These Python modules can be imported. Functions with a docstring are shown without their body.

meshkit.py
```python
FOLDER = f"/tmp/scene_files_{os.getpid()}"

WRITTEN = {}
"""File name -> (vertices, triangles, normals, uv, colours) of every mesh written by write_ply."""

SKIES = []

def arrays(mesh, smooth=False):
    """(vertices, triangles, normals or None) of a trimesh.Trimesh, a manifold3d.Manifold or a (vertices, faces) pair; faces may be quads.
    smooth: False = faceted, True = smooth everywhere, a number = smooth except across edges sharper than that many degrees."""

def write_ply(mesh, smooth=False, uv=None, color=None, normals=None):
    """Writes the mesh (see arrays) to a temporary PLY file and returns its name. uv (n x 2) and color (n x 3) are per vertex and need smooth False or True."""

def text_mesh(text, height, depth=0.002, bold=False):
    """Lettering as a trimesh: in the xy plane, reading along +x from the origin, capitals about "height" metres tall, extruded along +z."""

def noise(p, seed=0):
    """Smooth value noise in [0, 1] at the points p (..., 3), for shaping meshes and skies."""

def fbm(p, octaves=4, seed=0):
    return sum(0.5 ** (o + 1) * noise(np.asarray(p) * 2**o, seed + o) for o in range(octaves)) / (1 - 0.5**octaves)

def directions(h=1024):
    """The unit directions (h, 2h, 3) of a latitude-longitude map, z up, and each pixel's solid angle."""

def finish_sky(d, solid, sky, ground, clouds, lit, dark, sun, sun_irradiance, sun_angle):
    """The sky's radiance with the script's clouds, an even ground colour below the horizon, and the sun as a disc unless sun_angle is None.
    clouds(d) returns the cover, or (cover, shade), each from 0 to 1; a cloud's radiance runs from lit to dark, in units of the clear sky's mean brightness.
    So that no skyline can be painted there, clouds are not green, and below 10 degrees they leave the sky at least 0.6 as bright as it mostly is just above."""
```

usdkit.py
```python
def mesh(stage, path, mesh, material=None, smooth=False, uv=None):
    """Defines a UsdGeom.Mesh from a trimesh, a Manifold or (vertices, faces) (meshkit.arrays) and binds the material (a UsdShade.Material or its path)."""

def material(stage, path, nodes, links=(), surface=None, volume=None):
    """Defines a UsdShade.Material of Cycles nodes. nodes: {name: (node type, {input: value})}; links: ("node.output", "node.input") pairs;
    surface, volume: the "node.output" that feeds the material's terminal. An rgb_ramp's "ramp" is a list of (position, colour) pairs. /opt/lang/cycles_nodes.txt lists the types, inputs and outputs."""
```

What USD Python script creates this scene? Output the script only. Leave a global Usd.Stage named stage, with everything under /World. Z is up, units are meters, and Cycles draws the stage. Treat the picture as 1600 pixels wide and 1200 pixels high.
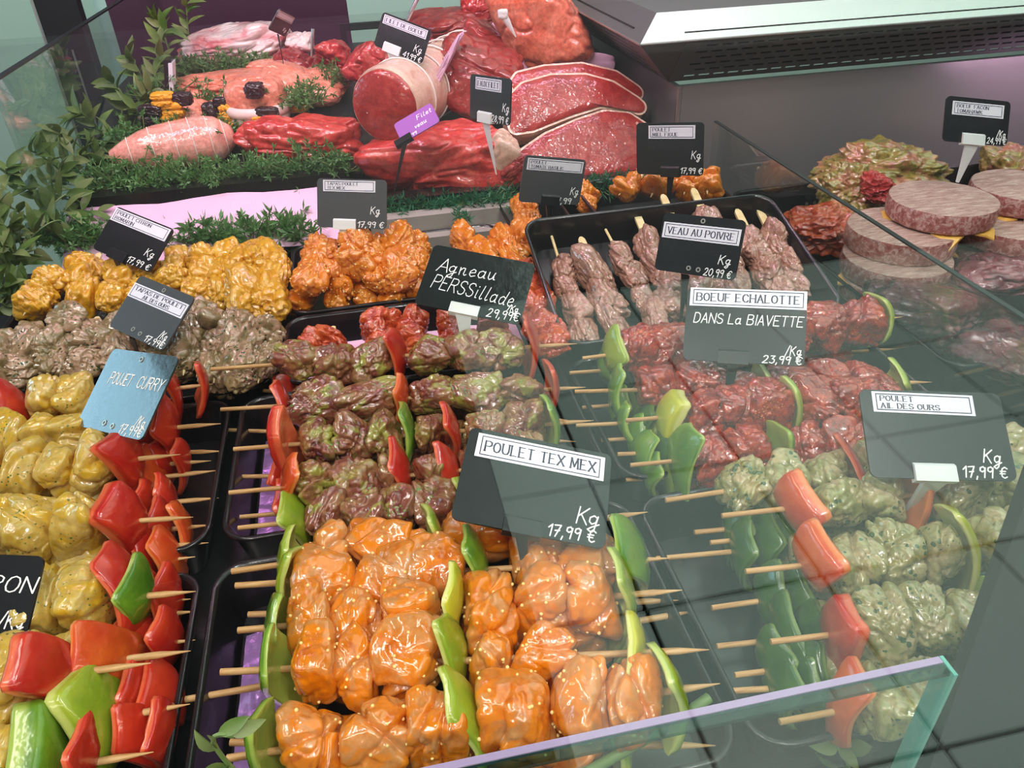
import math
import numpy as np, trimesh, usdkit, meshkit
from pxr import Usd, UsdGeom, UsdLux, UsdShade, Gf, Sdf
from shapely.geometry import LineString, Polygon, Point, box as sbox
from shapely.ops import unary_union
from shapely import affinity

stage = Usd.Stage.CreateInMemory()
UsdGeom.SetStageUpAxis(stage, "Z"); UsdGeom.SetStageMetersPerUnit(stage, 1.0)
UsdGeom.Xform.Define(stage, '/World'); UsdGeom.Scope.Define(stage, '/World/Looks')

# ------------------------------------------------------------------ camera
FPX = 1200.0
_Y = np.array([-295, -800, 1200.]); _Y /= np.linalg.norm(_Y)
_X = np.array([8027, -1160, 1200.]); _X -= _Y * (_X @ _Y); _X /= np.linalg.norm(_X)
_Z = -np.cross(_X, _Y); _Z = -_Z if _Z[1] > 0 else _Z
CR = np.stack([_X, _Y, _Z], 1)                      # world -> camera (x right, y down, z forward)
CAM = np.array([0, 0, .435])
cam = UsdGeom.Camera.Define(stage, '/World/camera')
m4 = np.eye(4); m4[0, :3] = CR[0]; m4[1, :3] = -CR[1]; m4[2, :3] = -CR[2]; m4[3, :3] = CAM
UsdGeom.Xformable(cam).AddTransformOp().Set(Gf.Matrix4d(*m4.ravel().tolist()))
cam.CreateHorizontalApertureAttr(36.0); cam.CreateFocalLengthAttr(FPX / 1600 * 36.0)
cam.CreateClippingRangeAttr(Gf.Vec2f(.01, 100)); cam.CreateExposureAttr(-1.1)

# ------------------------------------------------------------------ lights
def rect_light(name, pos, aim, w, h, power, col):
    l = UsdLux.RectLight.Define(stage, '/World/' + name)
    z = -np.array(aim, float); z /= np.linalg.norm(z)
    x = np.array([1., 0, 0]) if abs(z[0]) < .9 else np.array([0, 1., 0]); x -= z * (x @ z); x /= np.linalg.norm(x); y = np.cross(z, x)
    m = np.eye(4); m[0, :3] = x; m[1, :3] = y; m[2, :3] = z; m[3, :3] = pos
    UsdGeom.Xformable(l).AddTransformOp().Set(Gf.Matrix4d(*m.ravel().tolist()))
    l.CreateWidthAttr(w); l.CreateHeightAttr(h); l.CreateIntensityAttr(power); l.CreateColorAttr(Gf.Vec3f(*col))
    return l
rect_light('front_lamp_strip', (-.05, .04, .280), (0, .75, -.55), 1.1, .03, 20, (1, .88, .70))
rect_light('shop_lamp', (-1.0, -.45, 2.05), (.38, .42, -.9), 1.1, .16, 32, (1, .93, .84))
rect_light('aisle_lamp', (-.2, 2.3, 1.6), (-1, .5, -.6), .4, .4, 55, (.9, 1, .95))
rect_light('wall_washer', (.3, 2.9, 1.3), (0, 1, -1.6), 2.0, .15, 26, (.9, 1, .95))
rect_light('shop_lamp_rear', (.35, -1.0, 2.05), (-.1, .75, -.9), 1.5, .16, 16, (1, .93, .86))
rect_light('shop_lamp_side', (-.85, .55, 2.05), (.35, .05, -1), .28, 1.2, 28, (1, .92, .84))
rect_light('meat_lamp_strip', (.0, 1.00, .66), (0, .50, -.86), 1.3, .05, 50, (1, .52, .76))
rect_light('case_lamp_strip', (1.16, .955, .18), (.1, .75, -.5), .5, .02, 30, (1, .60, .85))
rect_light('ceiling_uplight', (1.6, 1.6, 1.1), (0, 0, 1), 3.2, 4.2, 4.3, (.80, 1, .90))
def spot(pos, r, power, col):
    l = UsdLux.SphereLight.Define(stage, '/World/' + numbered('/World', 'ceiling_spot')); UsdGeom.Xformable(l).AddTranslateOp().Set(Gf.Vec3d(*pos))
    l.CreateRadiusAttr(r); l.CreateIntensityAttr(power); l.CreateColorAttr(Gf.Vec3f(*col))
SPOTS = [(-.75, -.1, 1.9), (-.6, -.65, 1.95), (.42, -.1, 1.95), (.8, -.55, 1.9), (.1, -1.0, 1.9)]
dome = UsdLux.DomeLight.Define(stage, '/World/shop_ambience'); dome.CreateIntensityAttr(.11); dome.CreateColorAttr(Gf.Vec3f(.93, 1, .97))

# ------------------------------------------------------------------ helpers
def ray(px, py): return CR.T @ np.array([px - 800, py - 600, FPX])
def at(px, py, z): d = ray(px, py); return CAM + d * (z - CAM[2]) / d[2]
def aty(px, py, y): d = ray(px, py); return CAM + d * (y - CAM[1]) / d[1]
def depth(p): return float((CR @ (np.asarray(p) - CAM))[2])
def proj(p): c = CR @ (np.asarray(p, float) - CAM); return 800 + FPX * c[0] / c[2], 600 + FPX * c[1] / c[2]
def px2m(p, px): return px * depth(p) / FPX
_names = {}
def numbered(parent, name):
    k = (parent, name); n = _names.get(k, 0); _names[k] = n + 1
    return name if n == 0 else f'{name}_{n:03d}'
for _p in SPOTS: spot(_p, .065, 330, (1, .90, .90))
def tag(prim, label=None, cat=None, group=None, kind=None):
    for k, v in (('label', label), ('category', cat), ('group', group), ('kind', kind)):
        if v: prim.SetCustomDataByKey(k, v)
class T:
    """a thing: an Xform at its base; parts given in world coordinates are stored relative to it"""
    def __init__(s, name, label, cat, loc, group=None, kind=None):
        s.path = '/World/' + numbered('/World', name); s.loc = np.asarray(loc, float)
        x = UsdGeom.Xform.Define(stage, s.path); x.AddTranslateOp().Set(Gf.Vec3d(*s.loc.tolist())); s.prim = x.GetPrim()
        tag(s.prim, label, cat, group, kind)
    def part(s, name, mesh, mat, smooth=40, label=None, kind=None, under=None, attr=None):
        base = under or s.path; p = base + '/' + numbered(base, name)
        v, f = mesh if isinstance(mesh, tuple) else (np.array(mesh.vertices), np.array(mesh.faces))
        pm = usdkit.mesh(stage, p, (np.asarray(v) - s.loc, f), mat, smooth)
        if attr is not None:
            UsdGeom.PrimvarsAPI(pm).CreatePrimvar('flesh', Sdf.ValueTypeNames.FloatArray, 'vertex').Set([float(a) for a in attr])
        tag(pm.GetPrim(), label, None, None, kind)
        return p
def single(name, label, cat, mesh, mat, smooth=40, group=None, kind=None):
    v, f = mesh if isinstance(mesh, tuple) else (np.array(mesh.vertices), np.array(mesh.faces))
    p = '/World/' + numbered('/World', name)
    pm = usdkit.mesh(stage, p, (v, f), mat, smooth); tag(pm.GetPrim(), label, cat, group, kind); return p
cat_ = trimesh.util.concatenate
def bx(lo, hi):
    lo, hi = np.array(lo, float), np.array(hi, float)
    b = trimesh.creation.box(hi - lo); b.apply_translation((lo + hi) / 2); return b
def rotx(a): c, s = math.cos(a), math.sin(a); return np.array([[1, 0, 0], [0, c, -s], [0, s, c]])
def rotz(a): c, s = math.cos(a), math.sin(a); return np.array([[c, -s, 0], [s, c, 0], [0, 0, 1]])
def roty(a): c, s = math.cos(a), math.sin(a); return np.array([[c, 0, s], [0, 1, 0], [-s, 0, c]])
def rotvec(r):
    r = np.array(r, float); t = np.linalg.norm(r); k = r / t
    K = np.array([[0, -k[2], k[1]], [k[2], 0, -k[0]], [-k[1], k[0], 0]]); return np.eye(3) + math.sin(t) * K + (1 - math.cos(t)) * K @ K
def tube(pts, rad, n=8, cap=True):
    pts = np.asarray(pts, float); rad = np.broadcast_to(rad, len(pts)); d = np.gradient(pts, axis=0)
    d /= np.linalg.norm(d, axis=1, keepdims=True) + 1e-12
    u = np.cross(d[0], [0, 0, 1.]); u = u if np.linalg.norm(u) > 1e-3 else np.array([1., 0, 0]); V = []
    for p, t, r in zip(pts, d, rad):
        u = u - t * (u @ t); u /= np.linalg.norm(u); w = np.cross(t, u)
        a = np.arange(n) * 2 * np.pi / n
        V.append(p + r * (np.cos(a)[:, None] * u + np.sin(a)[:, None] * w))
    V = np.vstack(V); F = []
    for i in range(len(pts) - 1):
        for j in range(n):
            a, b = i * n + j, i * n + (j + 1) % n; F += [[a, b, b + n], [a, b + n, a + n]]
    if cap:
        c = len(V); V = np.vstack([V, pts[:1], pts[-1:]]); e = (len(pts) - 1) * n
        for j in range(n): F += [[c, (j + 1) % n, j], [c + 1, e + j, e + (j + 1) % n]]
    return V, np.array(F)
def join(ms):
    V, F, n = [], [], 0
    for v, f in ms: V.append(v); F.append(np.asarray(f) + n); n += len(v)
    return np.vstack(V), np.vstack(F)
_sp = {}
def sphere(l):
    if l not in _sp: s = trimesh.creation.icosphere(l); _sp[l] = (np.array(s.vertices), np.array(s.faces))
    return _sp[l]
def unit(v): v = np.asarray(v, float); return v / np.linalg.norm(v)
def chunk(rng, half, lvl=4, planes=9, p=9., amp=.09, fs=2.0, crease=2, fine=.015, cd=.2, vein=.11, vf=1.7):
    D, F = sphere(lvl)
    N = rng.normal(size=(planes, 3)); N /= np.linalg.norm(N, axis=1, keepdims=True)
    N = np.vstack([N, np.eye(3), -np.eye(3)] ); h = np.r_[rng.uniform(.70, .98, planes), rng.uniform(.86, 1., 6)]
    s = (np.clip(D @ N.T / h, 0, None) ** p).sum(1) ** (-1 / p); s = np.minimum(s, 1.3)
    for _ in range(crease):
        n, m = unit(rng.normal(size=3)), unit(rng.normal(size=3)); o = rng.uniform(-.45, .45)
        q = D @ n - o + .18 * (meshkit.noise(D * 2.5 + rng.uniform(0, 50, 3)) - .5)
        s = s * (1 - cd * np.exp(-(q / .085) ** 2) * np.clip(.6 + D @ m, 0, 1))
    s = s * (1 + 2 * amp * (meshkit.fbm(D * fs + rng.uniform(0, 90, 3), 3) - .5))
    if vein:
        q = meshkit.fbm(D * vf + rng.uniform(0, 90, 3), 3); s = s * (1 - vein * np.exp(-((q - .5) / .028) ** 2) + .35 * vein * np.abs(q - .5) * 4)
    if fine: s = s * (1 + 2 * fine * (meshkit.fbm(D * 9 + rng.uniform(0, 90, 3), 2) - .5))
    return D * s[:, None] * np.asarray(half), F
def frame(a):
    a = unit(a); b = np.cross([0, 0, 1.], a); b = unit(b) if np.linalg.norm(b) > 1e-4 else np.array([0, 1., 0]); return np.stack([a, b, np.cross(a, b)], 1)
def slab(rng, t, w, l, bend=.25, bendw=.12, lvl=3):
    """a cut of pepper wall: outer skin on +x, flesh on -x and on the cut edges"""
    if 'box' not in _sp:
        g = trimesh.creation.box((2, 2, 2))
        for _ in range(3): g = g.subdivide()
        g.merge_vertices(); _sp['box'] = (np.array(g.vertices), np.array(g.faces))
    D, F = _sp['box']; q = 9.
    s = (np.abs(D) ** q).sum(1) ** (-1 / q); v = D * s[:, None]
    flesh = np.clip((.25 - v[:, 0]) * 3, 0, 1)
    z, y = v[:, 2].copy(), v[:, 1].copy()
    v[:, 1] = y * (1 + rng.uniform(-.3, .3) * z) + rng.uniform(-.2, .2) * z
    v[:, 2] = z * (1 + rng.uniform(-.22, .22) * y)
    v = v * [t / 2, w / 2, l / 2]
    v[:, 0] -= bend * l * .5 * (z ** 2 - .35) + bendw * w * .5 * (y ** 2 - .35) + .0015 * (meshkit.noise(D * 3 + rng.uniform(0, 50, 3)) - .5)
    return v, F.copy(), flesh

# ------------------------------------------------------------------ materials
def M(name, nodes, links=(), surface='p.BSDF'): return usdkit.material(stage, '/World/Looks/' + name, nodes, links, surface)
def plain(name, col, rough=.5, metal=0, coat=0, spec=.5, bump=0, bscale=300, **kw):
    n = {'p': ('principled_bsdf', dict(base_color=col, roughness=rough, metallic=metal, coat_weight=coat, coat_roughness=.06, specular_ior_level=spec, **kw))}; l = []
    if bump:
        n |= {'g': ('geometry', {}), 'n': ('noise_texture', {'scale': bscale, 'detail': 3}), 'b': ('bump', {'strength': bump, 'distance': .001})}
        l = [('g.position', 'n.vector'), ('n.fac', 'b.height'), ('b.normal', 'p.normal')]
    return M(name, n, l)
def meat(name, ramp, scale=55, fleck=None, fleck_scale=260, fleck_cut=.16, fibre=.25, rough=.33, bump=.55, bscale=230, coat=.8, sss=.0, sss_r=(1, .45, .25), film=None, stretch=(1, 1, 1)):
    """wet marinated meat: patches of colour, fibres, herb or spice flecks, a wet film"""
    n = {'g': ('geometry', {}), 'mp': ('mapping', {'scale': stretch}),
         'n1': ('noise_texture', {'scale': scale, 'detail': 4, 'roughness': .6, 'distortion': .6}),
         'r1': ('rgb_ramp', {'ramp': ramp}),
         'n2': ('noise_texture', {'scale': scale * 6, 'detail': 3, 'roughness': .65}),
         'mr': ('map_range', {'from_min': .3, 'from_max': .7, 'to_min': 1 - fibre, 'to_max': 1 + fibre}),
         'mul': ('vector_math', {'math_type': 'scale'}),
         'n3': ('noise_texture', {'scale': bscale, 'detail': 3, 'roughness': .55}),
         'n4': ('noise_texture', {'scale': bscale * .33, 'detail': 2}),
         'bm': ('math', {'math_type': 'add'}), 'n7': ('noise_texture', {'scale': 110, 'detail': 1, 'roughness': .4, 'distortion': 1.0}), 'b2': ('bump', {'strength': 1.0, 'distance': .0011}),
         'b': ('bump', {'strength': min(1, bump), 'distance': .0011}),
         'p': ('principled_bsdf', {'roughness': rough, 'coat_weight': min(1, coat * 1.25), 'coat_roughness': .10, 'coat_ior': 1.8, 'subsurface_weight': sss, 'subsurface_radius': sss_r, 'subsurface_scale': .006, 'specular_ior_level': .25})}
    l = [('g.position', 'mp.vector'), ('mp.vector', 'n1.vector'), ('n1.fac', 'r1.fac'), ('g.position', 'n2.vector'), ('n2.fac', 'mr.value'), ('r1.color', 'mul.vector1'), ('mr.result', 'mul.scale'),
         ('g.position', 'n3.vector'), ('g.position', 'n4.vector'), ('n3.fac', 'bm.value1'), ('n4.fac', 'bm.value2'), ('bm.value', 'b.height'), ('b.normal', 'p.normal'), ('g.position', 'n7.vector'), ('n7.fac', 'b2.height'), ('b2.normal', 'p.coat_normal')]
    col = 'mul.vector'
    if film:                                                          # sauce lying in patches
        n |= {'n5': ('noise_texture', {'scale': film[1], 'detail': 3, 'distortion': 1.2}), 'mr5': ('map_range', {'from_min': film[2], 'from_max': film[2] + .08, 'to_min': 0, 'to_max': film[3], 'clamp': True}), 'mx5': ('mix', {'color2': film[0]})}
        l += [('g.position', 'n5.vector'), ('n5.fac', 'mr5.value'), ('mr5.result', 'mx5.fac'), (col, 'mx5.color1')]; col = 'mx5.color'
    if fleck:
        n |= {'v': ('voronoi_texture', {'scale': fleck_scale}), 'n6': ('noise_texture', {'scale': 60, 'detail': 2}), 'th': ('map_range', {'from_min': .42, 'from_max': .68, 'to_min': 0, 'to_max': fleck_cut * 2.1, 'clamp': True}), 'lt': ('math', {'math_type': 'less_than'}), 'mx': ('mix', {'color2': fleck})}
        l += [('g.position', 'v.vector'), ('g.position', 'n6.vector'), ('n6.fac', 'th.value'), ('v.distance', 'lt.value1'), ('th.result', 'lt.value2'), ('lt.value', 'mx.fac'), (col, 'mx.color1')]; col = 'mx.color'
    l.append((col, 'p.base_color'))
    return M(name, n, l)
def pepper(name, skin, skin2, flesh):
    n = {'a': ('attribute', {'attribute': 'flesh'}), 'g': ('geometry', {}), 'n': ('noise_texture', {'scale': 45, 'detail': 2}), 'r': ('rgb_ramp', {'ramp': [(.35, skin), (.65, skin2)]}),
         'mx': ('mix', {'color2': flesh}), 'n2': ('noise_texture', {'scale': 160, 'detail': 2}), 'b': ('bump', {'strength': .25, 'distance': .0015}),
         'p': ('principled_bsdf', {'roughness': .28, 'coat_weight': .7, 'coat_roughness': .07, 'subsurface_weight': .06, 'subsurface_radius': (1, .6, .3), 'subsurface_scale': .004})}
    return M(name, n, [('g.position', 'n.vector'), ('n.fac', 'r.fac'), ('r.color', 'mx.color1'), ('a.fac', 'mx.fac'), ('mx.color', 'p.base_color'), ('g.position', 'n2.vector'), ('n2.fac', 'b.height'), ('b.normal', 'p.normal'), ('b.normal', 'p.coat_normal')])

MAT = {}
MAT['texmex'] = meat('tex_mex_chicken', [(.28, (.46, .075, .002)), (.44, (.64, .17, .006)), (.56, (.58, .23, .06)), (.76, (.58, .28, .12))], 42, fibre=.12, film=((.76, .205, .001), 48, .49, .9), sss=.25, bscale=150, bump=.4, rough=.3)
MAT['curry'] = meat('curry_chicken', [(.25, (.44, .26, .015)), (.5, (.56, .38, .08)), (.75, (.62, .46, .20))], 45, fleck=(.10, .16, .04), fleck_scale=300, fleck_cut=.14, fibre=.12, film=((.62, .37, .01), 55, .54, .75), sss=.25, bscale=170, bump=.45)
MAT['citron'] = meat('lemon_chicken', [(.25, (.54, .21, .003)), (.5, (.70, .34, .008)), (.8, (.74, .44, .06))], 70, fleck=(.25, .16, .02), fleck_scale=420, fleck_cut=.15, fibre=.15, sss=.2, bump=.7)
MAT['orange'] = meat('orange_chicken', [(.25, (.52, .10, .004)), (.5, (.74, .21, .006)), (.8, (.76, .32, .06))], 70, fleck=(.86, .55, .16), fleck_scale=330, fleck_cut=.15, fibre=.15, sss=.2, bump=.6)
MAT['ail'] = meat('wild_garlic_chicken', [(.25, (.14, .145, .03)), (.45, (.28, .26, .085)), (.6, (.40, .33, .16)), (.8, (.46, .36, .21))], 55, fleck=(.05, .10, .03), fleck_scale=210, fleck_cut=.21, fibre=.2, film=((.20, .23, .06), 60, .60, .65), sss=.15, bump=.6)
MAT['tapas_ail'] = meat('wild_garlic_tapas', [(.25, (.11, .095, .025)), (.45, (.25, .18, .08)), (.6, (.40, .25, .16)), (.8, (.46, .32, .2))], 60, fleck=(.05, .08, .03), fleck_scale=260, fleck_cut=.2, fibre=.22, bump=.75, coat=1)
MAT['lamb'] = meat('parsley_lamb', [(.25, (.085, .016, .010)), (.42, (.19, .045, .028)), (.58, (.26, .12, .045)), (.75, (.28, .25, .045))], 48, fleck=(.12, .20, .03), fleck_scale=300, fleck_cut=.18, fibre=.28, film=((.30, .32, .045), 38, .54, .75), bump=.8, coat=1)
MAT['beef'] = meat('shallot_beef', [(.25, (.10, .005, .004)), (.45, (.26, .012, .006)), (.6, (.40, .032, .010)), (.8, (.60, .15, .012))], 75, fleck=(.62, .20, .08), fleck_scale=420, fleck_cut=.16, fibre=.35, bump=1., bscale=330, coat=1, rough=.28)
MAT['red'] = meat('red_marinated_meat', [(.25, (.28, .02, .008)), (.5, (.52, .06, .015)), (.8, (.68, .16, .03))], 80, fleck=(.35, .30, .05), fleck_scale=380, fleck_cut=.14, fibre=.3, bump=.9, bscale=300, coat=1)
MAT['veal'] = meat('pepper_veal', [(.25, (.22, .095, .06)), (.5, (.39, .20, .14)), (.8, (.50, .29, .21))], 70, fleck=(.09, .07, .04), fleck_scale=260, fleck_cut=.13, fibre=.28, bump=.85, bscale=280, coat=.9)
def rawbeef(name, a, b, c, fat=None, sc=35, bump=.7, coat=.45, rough=.38):
    return meat(name, [(.28, a), (.5, b), (.75, c)], sc, fleck=fat, fleck_scale=70, fleck_cut=.07, fibre=.28, bump=bump, bscale=120, coat=coat, rough=rough, stretch=(1, 2.2, 1))
MAT['beef_red'] = rawbeef('raw_beef', (.26, .014, .016), (.42, .034, .034), (.54, .10, .085))
MAT['beef_bright'] = rawbeef('bright_raw_beef', (.34, .016, .016), (.52, .042, .036), (.62, .12, .09))
MAT['beef_dark'] = rawbeef('dark_raw_beef', (.18, .012, .014), (.30, .028, .026), (.40, .07, .06))
MAT['beef_face'] = meat('cut_beef_face', [(.3, (.24, .012, .014)), (.5, (.34, .024, .022)), (.7, (.42, .05, .04))], 60, fleck=(.70, .40, .34), fleck_scale=75, fleck_cut=.085, fibre=.2, bump=.18, bscale=140, coat=.35, rough=.4)
MAT['muscle'] = rawbeef('orange_muscle', (.50, .08, .045), (.66, .17, .10), (.74, .30, .2), bump=.3)
MAT['pork'] = rawbeef('pale_pork', (.66, .22, .17), (.76, .33, .26), (.84, .48, .42), coat=.7, rough=.3, bump=.4)
MAT['salmon'] = rawbeef('pink_veal_cut', (.66, .17, .10), (.76, .26, .17), (.82, .36, .27), bump=.45)
MAT['rib'] = meat('marbled_rib', [(.38, (.66, .16, .17)), (.5, (.80, .50, .50)), (.62, (.86, .74, .72))], 16, fibre=.08, bump=.5, bscale=120, coat=.7, stretch=(1, 1, 3))
MAT['fat'] = meat('white_fat', [(.3, (.62, .36, .26)), (.5, (.72, .50, .38)), (.8, (.76, .60, .48))], 60, fibre=.1, bump=.5, bscale=150, coat=.5)
MAT['strap_fat'] = plain('bard_fat', (.84, .70, .66), .45, bump=.3, coat=.3)
MAT['mince'] = meat('minced_beef', [(.35, (.27, .07, .06)), (.5, (.40, .15, .13)), (.62, (.60, .40, .36)), (.75, (.34, .10, .09))], 160, fibre=.25, bump=.7, bscale=260, coat=.25, rough=.5)
MAT['mince_top'] = meat('minced_beef_top', [(.35, (.34, .20, .17)), (.5, (.47, .31, .26)), (.65, (.60, .46, .40))], 150, fibre=.2, bump=.6, bscale=260, coat=.15, rough=.55, stretch=(.35, 2, 1))
MAT['herb_beef'] = meat('herb_crusted_beef', [(.3, (.19, .16, .025)), (.46, (.29, .23, .045)), (.58, (.40, .18, .09)), (.78, (.48, .13, .08))], 40, fleck=(.16, .20, .03), fleck_scale=240, fleck_cut=.22, fibre=.35, bump=1., bscale=260, coat=.8)
MAT['vac'] = meat('wrapped_dark_meat', [(.3, (.12, .02, .035)), (.5, (.26, .055, .07)), (.72, (.46, .20, .21))], 40, fibre=.2, bump=.45, bscale=90, coat=1, rough=.2)
MAT['cheese'] = plain('orange_cheese', (.86, .50, .10), .4)
MAT['prune'] = plain('prune', (.018, .007, .010), .35, bump=.6, bscale=200, coat=.4)
MAT['apricot'] = plain('dried_apricot', (.80, .36, .015), .42, bump=.3, bscale=200, coat=.2)
MAT['green'] = pepper('green_pepper', (.06, .17, .008), (.13, .26, .012), (.30, .42, .07))
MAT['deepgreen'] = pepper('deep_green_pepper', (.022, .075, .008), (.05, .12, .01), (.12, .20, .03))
MAT['lime'] = pepper('light_green_pepper', (.18, .30, .012), (.30, .38, .025), (.46, .52, .13))
MAT['redp'] = pepper('red_pepper', (.42, .012, .007), (.54, .035, .012), (.64, .11, .04))
MAT['orangep'] = pepper('orange_red_pepper', (.54, .04, .008), (.62, .095, .012), (.72, .20, .05))
MAT['ylw'] = pepper('yellow_green_pepper', (.50, .48, .015), (.42, .48, .04), (.62, .62, .2))
MAT['wood'] = M('skewer_wood', {'g': ('geometry', {}), 'mp': ('mapping', {'scale': (25, 400, 400)}), 'n': ('noise_texture', {'scale': 1, 'detail': 4}), 'r': ('rgb_ramp', {'ramp': [(.3, (.36, .18, .055)), (.55, (.52, .31, .12)), (.8, (.60, .40, .19))]}), 'p': ('principled_bsdf', {'roughness': .5})},
                [('g.position', 'mp.vector'), ('mp.vector', 'n.vector'), ('n.fac', 'r.fac'), ('r.color', 'p.base_color')])
MAT['pale_wood'] = M('pick_bamboo', {'g': ('geometry', {}), 'n': ('noise_texture', {'scale': 120, 'detail': 3}), 'r': ('rgb_ramp', {'ramp': [(.3, (.68, .52, .22)), (.7, (.80, .68, .38))]}), 'p': ('principled_bsdf', {'roughness': .45})},
                     [('g.position', 'n.vector'), ('n.fac', 'r.fac'), ('r.color', 'p.base_color')])
MAT['seed'] = plain('mustard_seed', (.86, .62, .22), .35, coat=.5)
MAT['tray'] = plain('black_tray_plastic', (.010, .009, .011), .22, spec=.5, coat=.3)
MAT['deck'] = plain('black_deck', (.012, .013, .014), .3, bump=.1)
MAT['sign'] = plain('sign_board_black', (.012, .013, .016), .26, spec=.5)
MAT['signgrey'] = plain('sign_board_slate', (.06, .065, .07), .36, spec=.6)
MAT['signwet'] = plain('sign_board_worn', (.012, .018, .018), .16, spec=.9, bump=.5, bscale=90)
MAT['signgloss'] = plain('sign_board_glossy', (.02, .026, .03), .16, spec=1., coat=1., bump=.12, bscale=160)
MAT['signlilac'] = plain('sign_board_lilac', (.36, .13, .48), .35, coat=.4)
MAT['label'] = plain('label_white', (.80, .80, .88), .5)
MAT['ink'] = plain('label_ink', (.03, .03, .07), .6)
MAT['chalk'] = plain('chalk_white', (.85, .86, .86), .7)
MAT['clip'] = plain('clip_white', (.80, .80, .78), .35, subsurface_weight=.2, subsurface_scale=.004)
MAT['clipblack'] = plain('clip_black', (.012, .012, .014), .3)
MAT['eyelet'] = plain('eyelet_metal', (.55, .53, .48), .35, metal=.8)
MAT['steel'] = plain('brushed_steel', (.50, .50, .50), .35, metal=.85, bump=.05, bscale=400)
MAT['steelmint'] = plain('hood_top_steel', (.62, .82, .72), .45, metal=.1)
MAT['steeldark'] = plain('hood_slot_steel', (.20, .20, .21), .42, metal=.6)
MAT['backwall'] = plain('case_back_steel', (.34, .32, .335), .38, metal=.5)
MAT['void'] = plain('duct_inside', (.006, .006, .007), .8)
MAT['post'] = plain('post_black', (.012, .014, .016), .35)
MAT['darkback'] = plain('case_back_dark', (.06, .028, .05), .35)
MAT['walldark'] = plain('shop_wall_dark', (.05, .045, .048), .7)
MAT['wallgreen'] = plain('shop_wall_green', (.42, .55, .50), .7)
MAT['stone'] = plain('stone_ledge', (.33, .31, .28), .6, bump=.4, bscale=150)
MAT['paper'] = plain('pink_paper', (.82, .52, .72), .6, bump=.25, bscale=120)
MAT['foil'] = plain('lilac_film', (.45, .25, .62), .22, metal=.55, bump=.8, bscale=110)
MAT['tile'] = plain('ceiling_tile', (.72, .80, .76), .8)
MAT['plenum'] = plain('ceiling_gap', (.01, .011, .011), .9)
MAT['bulkhead'] = plain('ceiling_dark', (.02, .02, .02), .9)
MAT['panel'] = plain('end_panel_dark', (.022, .028, .027), .5)
MAT['steelpin'] = plain('probe_steel', (.7, .68, .7), .25, metal=.9)
MAT['string'] = plain('kitchen_string', (.80, .76, .70), .8)
def foliage(name, a, b, tr):
    return M(name, {'g': ('geometry', {}), 'n': ('noise_texture', {'scale': 25, 'detail': 2}), 'r': ('rgb_ramp', {'ramp': [(.3, a), (.7, b)]}), 'p': ('principled_bsdf', {'roughness': .42}), 't': ('translucent_bsdf', {'color': tr}), 'm': ('mix_closure', {'fac': .25})},
             [('g.position', 'n.vector'), ('n.fac', 'r.fac'), ('r.color', 'p.base_color'), ('p.BSDF', 'm.closure1'), ('t.BSDF', 'm.closure2')], 'm.closure')
MAT['leaf'] = foliage('ruscus_leaf', (.05, .12, .02), (.18, .29, .07), (.24, .38, .08))
MAT['leaf2'] = foliage('ruscus_leaf_pale', (.10, .17, .04), (.26, .33, .12), (.25, .36, .10))
MAT['frond'] = foliage('parsley_green', (.05, .16, .04), (.14, .32, .10), (.16, .36, .1))
MAT['frond2'] = foliage('grass_green', (.01, .10, .045), (.03, .20, .09), (.05, .25, .10))
MAT['stem'] = plain('plant_stem', (.13, .22, .06), .5)
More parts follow.
